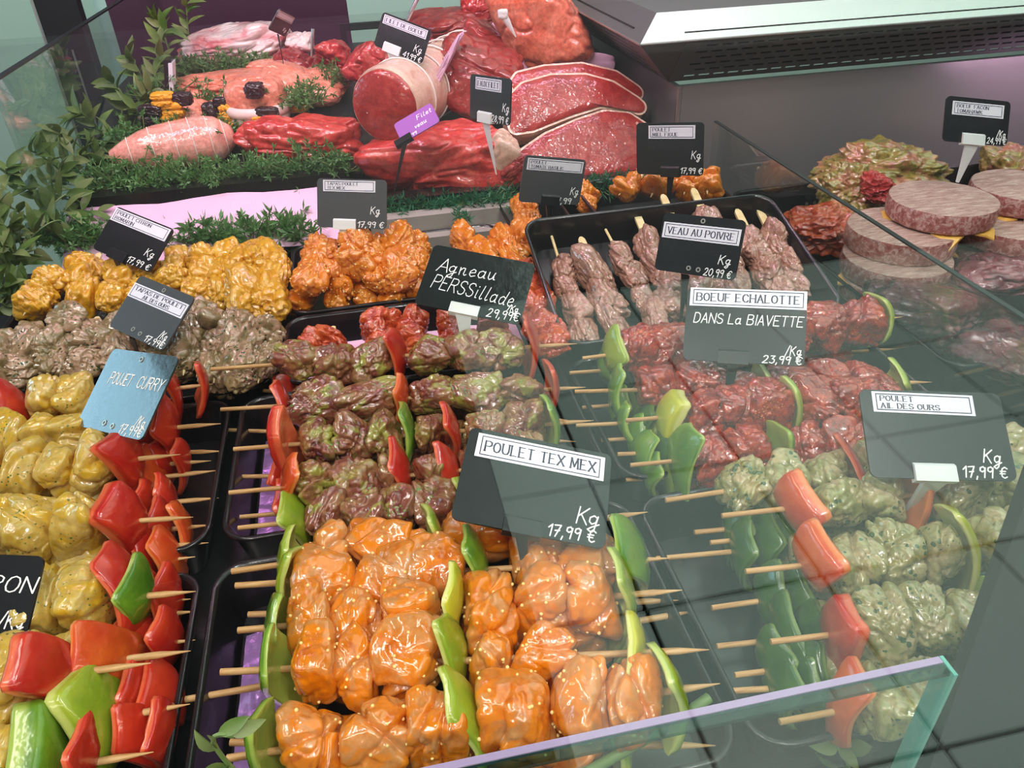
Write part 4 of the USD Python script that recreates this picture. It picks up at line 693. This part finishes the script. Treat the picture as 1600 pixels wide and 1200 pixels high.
# ------------------------------------------------------------------ meat section at the back
IMW = rotz(-.20)
def lump(name, label, cat, px, py, y, w, h, d, mat, seed, lvl=5, roll=0, yaw=0, part='meat', group=None, top=True, **ck):
    rng = np.random.default_rng(seed); c = aty(px, py, y); W = IMW @ rotz(yaw) @ roty(-roll)
    kw = dict(planes=9, p=6, amp=.13, crease=3, fine=.012, vein=.05, vf=1.4, cd=.13); kw.update(ck)
    v, f = chunk(rng, (px2m(c, w) / 2 * 1.06, d / 2, px2m(c, h) / 2 * 1.06), lvl, **kw); v = v @ W.T + c
    t = T(name, label, cat, c - [0, 0, px2m(c, h) / 2], group); t.part(part, (v, f), MAT[mat], True); return t, c, W
def loops(t, path, ts, rad, r=.0009, squash=1.0, name='string', mat='string', skip=None):
    path = np.array(path, float)
    for q in ts:
        i = q * (len(path) - 1); k = min(int(i), len(path) - 2); c = path[k] + (path[k + 1] - path[k]) * (i - k); R_ = np.interp(i, range(len(path)), rad) if np.ndim(rad) else rad
        Wf = frame(path[k + 1] - path[k]); a = np.linspace(0, 2 * np.pi, 33)
        pts = c + R_ * (np.cos(a)[:, None] * Wf[:, 1] + squash * np.sin(a)[:, None] * Wf[:, 2]); t.part(name, tube(pts, r, 5, False), MAT[mat], True)
def roll_mesh(path, rad, n=40, m=48, amp=.06, seed=0):
    path = np.array(path, float); q = np.linspace(0, len(path) - 1, m); P = np.stack([np.interp(q, range(len(path)), path[:, k]) for k in range(3)], 1); R_ = np.interp(q, range(len(path)), rad)
    v, f = tube(P, R_, n); cn = np.vstack([np.repeat(P, n, 0), P[:1], P[-1:]]); dlt = v - cn
    return cn + dlt * (1 + amp * 2 * (meshkit.fbm(v * 28 + seed, 3) - .5))[:, None], f
# tied veal roast
a, b = aty(172, 246, 1.13), aty(365, 212, 1.17); path = [a + (b - a) * q for q in np.linspace(0, 1, 9)]; rad = [.008, .019, .027, .031, .033, .034, .034, .030, .014]
t = T('tied_roast', 'long pink tied roast with shiny wrap on the green garland', 'roast', a - [0, 0, .03]); t.part('meat', roll_mesh(path, rad, seed=4), MAT['pork'], True)
loops(t, path, [.16, .34, .52, .66, .8, .92], np.array(rad) * 1.01, r=.0006)
lump('beef_cut', 'bright red loose beef cut right of the tied roast', 'meat', 464, 226, 1.15, 200, 84, .12, 'beef_bright', 7, amp=.2, crease=5, roll=-.1)
lump('beef_cut', 'large bright red beef cut pierced by the lilac sign', 'meat', 690, 248, 1.09, 250, 120, .15, 'beef_bright', 8, amp=.16, crease=4, roll=.18, planes=6)
lump('beef_cut', 'dark red beef wedge on pink paper behind the FAUX FILET sign', 'meat', 745, 120, 1.2, 140, 118, .14, 'beef_dark', 9, amp=.12, crease=2, roll=-.35)
lump('beef_cut', 'flat red beef cut at the back above the FILET sign', 'meat', 705, 48, 1.5, 150, 62, .18, 'beef_dark', 10, roll=.1)
lump('beef_cut', 'rough red beef end behind the dark wedge', 'meat', 765, 70, 1.36, 110, 60, .14, 'beef_red', 11, roll=-.3)
lump('beef_cut', 'big smooth orange-red haunch with a white pick in it', 'meat', 845, 30, 1.30, 140, 150, .18, 'muscle', 12, amp=.07, crease=2, roll=.3, planes=7)
lump('beef_cut', 'ragged red trimming at the top edge of the photo', 'meat', 748, 8, 1.5, 55, 60, .08, 'beef_red', 13)
lump('beef_cut', 'thin dark red wedge leaning behind the FILET sign', 'meat', 580, 98, 1.28, 70, 70, .08, 'beef_red', 14, roll=-.5, p=12)
lump('pink_paper', 'pale red paper sheet under the haunch', 'paper', 800, 68, 1.42, 110, 80, .02, 'paper', 15, amp=.03, crease=1, p=14, part='sheet', lvl=4)
lump('pink_paper', 'pink paper strip standing beside the dark beef wedge', 'paper', 692, 106, 1.17, 11, 125, .085, 'paper', 16, amp=.03, crease=1, p=14, roll=-.6, part='sheet', lvl=4)
lump('pink_paper', 'lilac paper sheet under the steaks', 'paper', 880, 108, 1.24, 170, 60, .012, 'paper', 17, amp=.03, crease=1, p=14, part='sheet', lvl=4)
lump('veal_cut', 'flat salmon-red veal cut behind the prune parcels', 'meat', 355, 132, 1.36, 170, 44, .14, 'salmon', 18, amp=.08)
lump('veal_cut', 'orange-pink veal piece right of the prune parcel', 'meat', 478, 138, 1.29, 125, 62, .12, 'salmon', 19, amp=.08, roll=-.28)
lump('veal_cut', 'thin orange-pink veal slice behind the larger piece', 'meat', 432, 108, 1.42, 80, 34, .1, 'salmon', 20, amp=.08)
lump('rib_rack', 'pale marbled rack of ribs in front of the dark back panel', 'meat', 368, 70, 1.52, 210, 62, .16, 'rib', 21, amp=.1, roll=.1)
for i, (x, y_, w, h, m_, lb) in enumerate([(458, 96, 66, 50, 'beef_dark', 'dark red beef cubes left of the steel probe'), (520, 85, 50, 48, 'beef_bright', 'rolled bright red beef right of the steel probe'), (535, 108, 60, 40, 'beef_red', 'low red beef piece beside the case upright'), (493, 105, 40, 36, 'beef_dark', 'small dark beef piece at the probe foot'), (470, 64, 40, 34, 'rib', 'greyish wrapped piece under the small sign')]):
    lump('beef_piece', lb, 'meat', x, y_, 1.40 + .04 * (i == 4), w, h, .08, m_, 30 + i, lvl=4, crease=5, amp=.2)
# tied fillet
a, b = aty(601, 166, 1.08), aty(728, 98, 1.36); path = [a + (b - a) * q for q in (0, .03, .1, .4, .7, .95, 1)]; Rf = px2m(a, 58)
rad = np.array([.95, 1, 1.01, 1., .97, .9, .5]) * Rf
t = T('tied_fillet', 'tied beef fillet with round cut face and white fat cap', 'roast', a - [0, 0, Rf]); v, f = roll_mesh(path, rad, seed=2, amp=.025); t.part('fat_cap', (v, f), MAT['fat'], True)
rng = np.random.default_rng(77); D, f = sphere(5); v = D * [.012, Rf * .93, Rf * .93]; v = v * (1 + .05 * (meshkit.fbm(D * 4, 3)[:, None] - .5)); v = v @ frame(b - a).T + a; t.part('cut_face', (v, f), MAT['beef_face'], True, 'round dark red cut face')
loops(t, path[1:], [.25, .36, .47, .58, .69, .8, .9], Rf * 1.03, r=.0015)
# steaks
def steak(label, outline, y0, thick, n=(0, -.80, .60), rim=.003, seed=0):
    n = unit(n); P0 = aty(*np.mean(outline, 0), y0); u = unit(np.cross([0, 0, 1.], n)); w_ = np.cross(n, u)
    pts = []
    for px, py in outline: d = ray(px, py); q = CAM + d * ((P0 - CAM) @ n) / (d @ n); pts.append(((q - P0) @ u, (q - P0) @ w_))
    pg = Polygon(pts).buffer(0).buffer(.02, 12).buffer(-.032, 12).buffer(.012, 12)
    def ext(p, o, th, mesh_n=1):
        gs = getattr(p, 'geoms', [p]); m = cat_([trimesh.creation.extrude_polygon(g.segmentize(.006), th, engine='earcut') for g in gs]); v = np.array(m.vertices); v = P0 + v[:, :1] * u + v[:, 1:2] * w_ + (v[:, 2:] + o) * n; return v, np.array(m.faces)
    t = T('beef_steak', label, 'steak', P0 - [0, 0, .05]); t.part('fat_rim', ext(pg, -thick, thick - .003), MAT['fat'], 30, 'white fat rim')
    D, F = sphere(5); inn = pg.buffer(-rim); c_ = np.array(inn.centroid.coords[0]); ex = np.array(inn.exterior.coords)
    # domed face: radial grid over the outline
    line = inn.exterior; Lg = line.length; K, J = 96, 14; V = []; 
    for j in range(J + 1):
        s_ = 1 - j / J
        for k in range(K):
            q = np.array(line.interpolate(Lg * k / K).coords[0]); q = c_ + (q - c_) * s_; V.append((q[0], q[1], .0035 * (1 - s_ ** 6) - .002))
    V = np.array(V); V[:, 2] += .0025 * (meshkit.fbm(np.c_[V[:, :2] * 40, np.full(len(V), seed)], 3) - .5)
    F = [[j * K + k, j * K + (k + 1) % K, (j + 1) * K + (k + 1) % K] for j in range(J) for k in range(K)] + [[j * K + k, (j + 1) * K + (k + 1) % K, (j + 1) * K + k] for j in range(J) for k in range(K)]
    t.part('lean_face', (P0 + V[:, :1] * u + V[:, 1:2] * w_ + V[:, 2:] * n, np.array(F)), MAT['beef_face'], True, 'dark red lean face'); return t, P0
steak('thick sirloin steak in front, dark red face above the green garland', [(792, 262), (812, 232), (850, 206), (900, 184), (945, 169), (985, 173), (1014, 192), (1018, 235), (1005, 272), (930, 282), (850, 290), (805, 290)], 1.04, .05, seed=1)
steak('middle sirloin steak resting on the front one', [(790, 150), (815, 126), (860, 113), (915, 112), (960, 124), (1000, 150), (1020, 168), (1006, 184), (985, 172), (940, 168), (890, 184), (835, 206), (795, 212)], 1.08, .045, seed=2)
steak('rear sirloin steak with a curved white fat rim on top', [(792, 130), (805, 110), (850, 99), (910, 95), (965, 108), (1000, 132), (1016, 150), (985, 160), (900, 160), (820, 160)], 1.13, .045, seed=3)
t, c, W = lump('sirloin_end', 'pale fatty rolled end at the left of the front steak', 'meat', 783, 246, 1.035, 62, 92, .06, 'fat', 40, roll=-.4, amp=.08, lvl=4)
v, f = chunk(np.random.default_rng(5), (.010, .012, .022), 4, planes=0, p=4); t.part('lean_strip', (v @ (W @ roty(.5)).T + c + [.012, -.026, -.008], f), MAT['beef_dark'], True, 'dark lean strip')
# stuffed parcels with fruit
def fruit(kind, label, px, py, y, w, h, seed, roll=0):
    rng = np.random.default_rng(seed); c = aty(px, py, y); a_, b_ = px2m(c, w) / 2, px2m(c, h) / 2
    v, f = chunk(rng, (a_, min(a_, b_) * 1.1, b_), 4, planes=0, p=4, amp=.05, crease=0, fine=.01)
    if kind == 'apricot': v = v * (1 - .22 * np.exp(-(v[:, 2:] / (b_ * .16)) ** 2)) if w > 0 else v
    else: v = v * (1 + .12 * (meshkit.noise(v * 260 + seed) - .5))[:, None]
    v = v @ (IMW @ roty(-roll)).T + c
    single('dried_apricot' if kind == 'apricot' else 'prune', label, kind, (v, f), MAT[kind], True)
t, c, W = lump('meat_parcel', 'round pink meat parcel in white fat strips with a prune on top', 'meat parcel', 402, 157, 1.215, 84, 70, .070, 'salmon', 50, planes=0, p=4, amp=.04, crease=1, lvl=4)
r_ = px2m(c, 40)
for q, yw in ((0, -.3), (0, .55)):
    Wb = IMW @ rotz(yw); a_ = np.linspace(0, 2 * np.pi, 40); pts = c + (np.cos(a_)[:, None] * Wb[:, 0] * r_ * 1.05 + np.sin(a_)[:, None] * Wb[:, 2] * r_ * .84); t.part('string', tube(pts, .0012, 5, False), MAT['string'], True)
for zz, s_ in ((-.012, 1.02), (-.024, .92)):
    Wb = IMW; a_ = np.linspace(0, 2 * np.pi, 40); pts = c + [0, 0, zz + .003] + (np.cos(a_)[:, None] * Wb[:, 0] * r_ * s_ * 1.10 + np.sin(a_)[:, None] * Wb[:, 1] * .0400 * s_ * 1.05)
    v, f = tube(pts, .0062, 10, False); cz = (c + [0, 0, zz + .003])[2]; v[:, 2] = cz + (v[:, 2] - cz) * 1.25; t.part('fat_strip', (v, f), MAT['strap_fat'], True, 'white fat strip')
fruit('prune', 'black prune on top of the round meat parcel', 397, 141, 1.182, 30, 26, 51)
fruit('prune', 'black prune tucked low in the round meat parcel', 416, 176, 1.172, 40, 18, 52)
fruit('apricot', 'orange dried apricot at the foot of the round parcel', 407, 187, 1.170, 26, 14, 53)
fruit('apricot', 'orange dried apricot half behind the red beef cut', 462, 168, 1.22, 34, 16, 153)
lump('meat_parcel', 'pink meat parcel under apricots, nearest the green leaves', 'meat parcel', 270, 176, 1.25, 120, 48, .07, 'salmon', 54, amp=.06, lvl=4)
lump('meat_parcel', 'pink meat parcel between the two fruit-topped ones', 'meat parcel', 345, 180, 1.26, 72, 48, .07, 'salmon', 55, amp=.06, lvl=4)
for k, x, y_, w, h, lb in [('apricot', 255, 155, 33, 20, 'uppermost orange apricot on the left parcel'), ('apricot', 269, 170, 34, 20, 'middle orange apricot on the left parcel'), ('apricot', 268, 187, 32, 18, 'lowest orange apricot on the left parcel'), ('prune', 285, 154, 30, 17, 'black prune beside the uppermost apricot'), ('prune', 235, 173, 36, 16, 'black prune at the left of the left parcel'), ('prune', 236, 189, 28, 15, 'black prune below the left one'), ('apricot', 356, 172, 26, 20, 'upper orange apricot on the middle parcel'), ('apricot', 356, 187, 25, 18, 'lower orange apricot on the middle parcel'), ('prune', 329, 176, 21, 26, 'upright black prune on the middle parcel'), ('prune', 347, 159, 28, 12, 'flat black prune behind the middle parcel')]:
    fruit(k, lb, x, y_, 1.205, w * 1.12, h * 1.22, int(x * 7 + y_))
# picks, probes, edge-on tag
def pinthing(name, label, cat, p0, p1, y, r0, r1, mat, head=None):
    a, b = aty(*p0, y), aty(*p1, y); t = T(name, label, cat, b); t.part('shaft', tube([a, a + (b - a) * .3, b], [r0, r0, r1], 10), MAT[mat], True)
    if head: v, f = chunk(np.random.default_rng(3), (head, head * .8, head * .8), 3, planes=0, p=6, amp=0, crease=0, fine=0); t.part('head', (v @ IMW.T + a, f), MAT[mat], True)
pinthing('plastic_pick', 'white plastic pick stuck in the orange-red haunch', 'pick', (786, 22), (806, 58), 1.19, .005, .001, 'clip', .008)
pinthing('steel_probe', 'thin steel probe standing between the red beef pieces', 'probe', (489, 45), (487, 88), 1.35, .0028, .0018, 'steelpin')
pinthing('hanging_chain', 'silver chain rod hanging above the FILET sign', 'chain', (655, -8), (636, 32), 1.30, .003, .003, 'steelpin')
a = aty(264, 142, 1.31); t = T('edge_on_tag', 'narrow black and silver tag standing edge-on among the leaves', 'price tag', a)
b = aty(261, 94, 1.31); t.part('board', post_box(b, a, .0055), MAT['clipblack'], False); t.part('silver_edge', post_box(b + [.004, -.004, -.004], a + [.004, -.004, 0], .003), MAT['label'], False)

# ------------------------------------------------------------------ right section: burgers, herb beef, wrapped meat
tray('black tray under the herb-crusted beef and burgers', .50, 1.05, .50, .98)
for i, (x, y_, yy, w, h, d, m_, lb, rl) in enumerate([(1385, 268, .90, 215, 105, .16, 'herb_beef', 'herb-crusted beef joint behind the stacked burgers, left of the sign', .0), (1330, 300, .86, 100, 110, .10, 'herb_beef', 'lumpy herb-crusted beef end against the glass divider', .5), (1595, 272, .92, 110, 90, .14, 'herb_beef', 'herb-crusted beef joint at the right edge of the photo', .2), (1290, 352, .80, 120, 70, .10, 'red', 'orange-red marinated beef low behind the glass divider', .2), (1362, 290, .84, 60, 50, .08, 'beef_red', 'dark red meat patch below the herb crust', 0)]):
    lump('herb_beef', lb, 'meat', x, y_, yy, w, h, d, m_, 60 + i, amp=.26, fs=3.2, crease=4, roll=rl, fine=.09, p=5)
def patty(label, px, py, z, r, th, cheese, seed):
    c = at(px, py, z); rng = np.random.default_rng(seed); n = 72; A = np.arange(n) * 2 * np.pi / n; R_ = r * (1 + .03 * (meshkit.noise(np.c_[np.cos(A) * 2.5, np.sin(A) * 2.5, np.full(n, seed)]) - .5))
    def ring(k, z_): return np.c_[np.cos(A) * R_ * k, np.sin(A) * R_ * k, np.full(n, z_)] + c
    t = T('burger_patty', label, 'burger', c - [0, 0, th])
    side = loft([ring(.95, -th), ring(.985, -th * .9), ring(1.0, -th * .55), ring(.995, -th * .2), ring(.975, -th * .02)], False); v = side[0]; v = v + .0022 * (meshkit.fbm(v * 130, 2)[:, None] - .5) * np.array([1, 1, .4]); t.part('rim', (v, side[1]), MAT['mince'], True)
    top_ = loft([ring(.978, -th * .04), ring(.95, 0.0), ring(.6, .0008), ring(.25, .0006), ring(.05, .0005)]); v = top_[0]; v = v + .0012 * (meshkit.fbm(v * 120 + 9, 2)[:, None] - .5) * np.array([0, 0, 1.]); t.part('top_face', (v, top_[1]), MAT['mince_top'], True)
    bt = loft([ring(.95, -th), ring(.4, -th)]); t.part('underside', (bt[0], bt[1][:, ::-1]), MAT['mince'], True)
    for ang, ext in cheese:                             # corners of the cheese slice poking out below the patty
        e = np.array([math.cos(ang), math.sin(ang), 0]); s = np.array([-e[1], e[0], 0]); o = c - [0, 0, th + .001]; w = .014
        V = []
        for dz_ in (0, -.002):
            V += [o + e * r * .86 + s * w * 1.2 + [0, 0, dz_], o + e * r * .86 - s * w * 1.2 + [0, 0, dz_], o + e * (r * 1.01) - s * w * .75 + [0, 0, dz_ - .001], o + e * (r * 1.01) + s * w * .75 + [0, 0, dz_ - .001], o + e * (r * 1.01 + ext) + [0, 0, dz_ - ext * 1.1]]
        t.part('cheese_corner', trimesh.convex.convex_hull(np.array(V)), MAT['cheese'], False, 'orange cheese corner')
patty('top burger patty of the left stack, set back over two others', 1474, 308, .112, .057, .022, [(-2.0, .010), (-3.6, .008), (-1.1, .006)], 1)
patty('second burger patty in the left stack', 1410, 352, .087, .058, .024, [(-1.75, .010), (-.4, .008), (-3.0, .006)], 2)
patty('third burger patty in the left stack', 1402, 398, .062, .058, .022, [(-1.80, .011), (-.3, .008), (-3.2, .005)], 3)
patty('lowest burger patty in the left stack', 1396, 432, .039, .056, .022, [(-1.9, .010)], 4)
patty('burger patty cut off by the right edge, upper', 1600, 288, .108, .055, .022, [(-1.8, .010), (-2.6, .008)], 5)
patty('burger patty cut off by the right edge, lower', 1590, 345, .082, .057, .022, [(-1.7, .012)], 6)
patty('burger patty hidden under the two at right', 1570, 385, .056, .056, .024, [], 7)
for i, (x, y_, z, w, h, lb, rl) in enumerate([(1455, 480, .035, 200, 120, 'film-wrapped dark meat piece against the glass divider', .3), (1555, 425, .045, 170, 85, 'film-wrapped dark meat piece under the right burgers', -.1), (1575, 560, .03, 170, 95, 'film-wrapped pale piece at the right edge', .1), (1500, 520, .018, 150, 90, 'film-wrapped flat piece at the front', .2)]):
    c = at(x, y_, z); rng = np.random.default_rng(90 + i); hf = np.array([px2m(c, w) / 2, .05, px2m(c, h) / 2 * .8]); W = rotz(-.3 + .3 * i) @ roty(rl * .3)
    v, f = chunk(rng, hf * .93, 5, planes=6, p=5, amp=.14, crease=3, fine=.02); t = T('wrapped_meat', lb, 'meat', c - [0, 0, hf[2]]); t.part('meat', (v @ W.T + c, f), MAT['vac'], True)
    rng = np.random.default_rng(90 + i); v, f = chunk(rng, hf, 4, planes=6, p=5, amp=.16, crease=3, fine=.05); t.part('film', (v @ W.T + c + [0, 0, .001], f), MAT['wrap'], 25, 'crinkled clear film')

# ------------------------------------------------------------------ greenery
def leaf_mesh(o, d, up, L, w, droop=.25):
    d = unit(d); s = unit(np.cross(d, up)); n = np.cross(s, d); V = []; K = 6
    for k in range(K + 1):
        q = k / K; hw = w * (math.sin(math.pi * q ** .8) ** .9 if 0 < k < K else .02); c = o + d * L * q - n * droop * L * q * q
        V += [c - s * hw + n * hw * .35, c, c + s * hw + n * hw * .35]
    F = []
    for k in range(K):
        for j in (0, 1): a = k * 3 + j; F += [[a, a + 1, a + 4], [a, a + 4, a + 3]]
    V = np.array(V); F = np.array(F); nn = len(V); return np.vstack([V, V - n * .0004]), np.vstack([F, F[:, ::-1] + nn])
def sprig(label, p0, p1, y0, y1, nl, L, seed, mat='leaf', side=.9):
    rng = np.random.default_rng(seed + 700); a, b = aty(*p0, y0), aty(*p1, y1); mid = (a + b) / 2 + rng.normal(size=3) * .012 + [0, 0, .015]
    P = np.array([(1 - q) ** 2 * a + 2 * q * (1 - q) * mid + q * q * b for q in np.linspace(0, 1, 10)]); t = T('leaf_sprig', label, 'plant', a, 'leafy garland at the left end')
    t.part('stem', tube(P, .0011, 5), MAT['stem'])
    for i in range(nl):
        q = (i + .7) / nl; k = min(int(q * 9), 8); o = P[k] + (P[k + 1] - P[k]) * (q * 9 - k); ax = unit(P[k + 1] - P[k]); r1 = unit(np.cross(ax, rng.normal(size=3)))
        d = unit(ax * .6 + r1 * side + [0, -.15, .15]); t.part('leaf', leaf_mesh(o, d, unit(rng.normal(size=3) * .5 + [0, -.5, .9]), L * rng.uniform(.75, 1.2), L * rng.uniform(.15, .22), rng.uniform(0, .4)), MAT[mat if rng.random() < .7 else ('leaf2' if mat == 'leaf' else 'leaf')], True)
G = [((300, 95), (292, 5), 1.56, 1.55, 10), ((270, 110), (245, 25), 1.5, 1.5, 12), ((262, 130), (262, 45), 1.44, 1.42, 12), ((240, 165), (200, 85), 1.38, 1.38, 13), ((235, 175), (255, 90), 1.36, 1.36, 12), ((215, 200), (170, 125), 1.30, 1.30, 13), ((205, 205), (238, 140), 1.30, 1.30, 12), ((180, 230), (125, 175), 1.24, 1.2, 13), ((170, 235), (215, 170), 1.22, 1.24, 12), ((150, 255), (90, 215), 1.18, 1.12, 13), ((140, 260), (185, 205), 1.16, 1.2, 12), ((115, 285), (45, 235), 1.12, 1.05, 14), ((100, 290), (140, 240), 1.10, 1.13, 12), ((75, 310), (10, 262), 1.06, 1.0, 14), ((60, 320), (100, 270), 1.04, 1.08, 12), ((50, 345), (-20, 310), 1.0, .95, 13), ((60, 350), (130, 300), 1.0, 1.06, 13), ((40, 380), (-10, 345), .96, .92, 12), ((30, 390), (95, 345), .94, .99, 13), ((20, 430), (-15, 385), .92, .90, 12), ((10, 440), (55, 390), .92, .94, 12), ((5, 480), (-30, 440), .88, .86, 10), ((-15, 500), (40, 445), .86, .9, 11), ((95, 330), (160, 330), 1.02, 1.05, 10)]
POSW = 'climbing by the dark back panel|beside the dark back panel|above the edge-on tag|against the black post top|right of the edge-on tag|by the black post|behind the left apricot parcel|at the black post foot|left of the apricot parcel|below the post foot|left of the tied roast|spreading over the side glass|under the tied roast tip|above the lower corner leaves|left of the parsley strip|at the left edge, upper|above the lemon sign|at the left edge, middle|left of the lemon sign|at the left edge by the yellow picks|behind the leftmost yellow pick|lowest at the left edge|beside the leftmost yellow pick|trailing before the pink paper'.split('|')
for i, g in enumerate(G): sprig('green leafy sprig ' + POSW[i], g[0], g[1], g[2], g[3], g[4] + 3, .033, i, 'leaf' if i % 3 else 'leaf2')
def clump(label, pts, n, size, seed, mat='frond', blade=.010, wdt=.0011, group='artificial parsley garland', name='parsley_clump'):
    rng = np.random.default_rng(seed + 300); pts = np.array(pts); t = T(name, label, 'greenery', pts.mean(0) - [0, 0, size[2] * .5], group); ms = []; st = []
    for _ in range(n):
        q = rng.uniform(0, len(pts) - 1); k = min(int(q), len(pts) - 2) if len(pts) > 1 else 0; b = pts[k] + (pts[k + 1] - pts[k]) * (q - k) if len(pts) > 1 else pts[0]
        o = b + rng.normal(size=3) * np.array(size) * [.5, .5, .28]; d0 = unit((o - b) / np.array(size) + [0, -.25, .5] + rng.normal(size=3) * .25); st.append(tube([b - [0, 0, size[2] * .4], o], .0007, 4, False))
        for j in range(9):
            d = unit(d0 * .55 + rng.normal(size=3) * .62); s = unit(np.cross(d, rng.normal(size=3))); L = blade * rng.uniform(.6, 1.2); w = wdt * rng.uniform(.8, 1.5)
            ms.append((np.array([o, o + d * L * .5 + s * w, o + d * L, o + d * L * .5 - s * w]), np.array([[0, 1, 2], [0, 2, 3]])))
    t.part('stems', join(st), MAT['stem'], False); t.part('foliage', join(ms), MAT[mat], False, kind='stuff')
def line(ps): return [aty(*p[:2], p[2]) for p in ps]
def row(ps, n):
    P = np.array(line(ps)); q = np.linspace(0, len(P) - 1, n + 1); return [np.stack([[np.interp(z_, range(len(P)), P[:, k]) for k in range(3)] for z_ in (q[i], q[i + 1])]) for i in range(n)]
w_ = ['at the left end', 'left of the middle', 'in the middle', 'right of the middle', 'at the right end']
for i, p in enumerate(row([(135, 282, 1.10), (330, 272, 1.09), (550, 250, 1.085)], 5)): clump('feathery green parsley clump in front of the tied roast row, ' + w_[i], p, 130, (.03, .03, .04), i, blade=.009)
for i, p in enumerate(row([(60, 368, 1.0), (150, 365, 1.0)], 2)): clump('feathery green parsley clump left of the lemon sign, ' + ('outer', 'inner')[i], p, 110, (.035, .03, .03), 10 + i, blade=.009)
for i, p in enumerate(row([(285, 368, .99), (375, 365, .985), (488, 352, .98)], 4)): clump('needle-leaved green clump before the pink paper, ' + ('far left', 'centre left', 'centre right', 'far right')[i], p, 42, (.028, .03, .035), 20 + i, blade=.015, wdt=.0016)
for i, p in enumerate(row([(268, 108, 1.46), (345, 100, 1.44), (440, 100, 1.42)], 3)): clump('parsley clump below the rib rack, ' + ('left', 'middle', 'right')[i], p, 90, (.03, .03, .03), 30 + i, blade=.009)
for i, (x, y_, yy, lb, n) in enumerate([(200, 210, 1.19, 'parsley clump above the tied roast tip', 70), (262, 198, 1.19, 'parsley clump in front of the left apricots', 70), (340, 197, 1.19, 'parsley clump in front of the middle parcel', 60), (330, 150, 1.29, 'parsley clump behind the middle parcel', 60), (470, 150, 1.20, 'parsley clump on the orange-pink veal piece', 90), (515, 118, 1.30, 'parsley clump by the low red beef piece', 60), (250, 140, 1.32, 'parsley clump by the edge-on tag', 70)]):
    c = aty(x, y_, yy); clump(lb, [c - [.022, 0, 0], c + [.022, 0, 0]], n, (.03, .03, .03), 40 + i, blade=.009)
for i, p in enumerate(row([(608, 324, 1.0), (700, 318, .995), (800, 302, .99)], 3)): clump('dark green plastic grass below the large beef cut, ' + ('left', 'middle', 'right')[i], p, 100, (.02, .02, .016), 50 + i, mat='frond2', blade=.012, wdt=.0008, name='grass_clump', group='green plastic grass strip')
for i, p in enumerate(row([(845, 296, .995), (975, 284, .99)], 2)): clump('dark green plastic grass below the front steak, ' + ('left', 'right')[i], p, 90, (.02, .02, .014), 60 + i, mat='frond2', blade=.012, wdt=.0008, name='grass_clump', group='green plastic grass strip')
c = np.array([aty(640, 340, .955)]); clump('dark green plastic grass tuft hanging over the stone ledge', [aty(716, 338, .935), aty(722, 342, .935)], 14, (.012, .01, .012), 66, mat='frond2', blade=.012, wdt=.0008, name='grass_clump', group='green plastic grass strip')
# pink paper behind the back row of trays
q = trimesh.creation.box((.36, .10, .001)).subdivide().subdivide().subdivide().subdivide(); v = np.array(q.vertices); v = v @ rotx(.45).T + aty(330, 352, 1.01); v[:, 2] += .010 * (meshkit.noise(v * 22) - .5)
single('pink_paper', 'wavy pink butcher paper behind the yellow picks', 'paper', (v, np.array(q.faces)), MAT['paper'], True)
# loose stem and leaf ends by the front glass
P = [at(1108, 1090, .05), at(1050, 1130, .046), at(990, 1165, .044), at(930, 1200, .042), at(880, 1225, .042)]
t = T('green_stem', 'cut green onion stem lying by the front glass', 'stem', P[2]); t.part('stem', tube(P, .0030, 10), MAT['lime'] if False else MAT['stem'])
sprig('green leafy tips at the bottom edge below the lilac film', (378, 1215), (366, 1150), .205, .205, 5, .016, 90, 'leaf', .4)
sprig('thin leafy tips at the bottom right behind the front glass', (1330, 1210), (1310, 1170), .20, .20, 5, .022, 91, 'leaf2', .9)
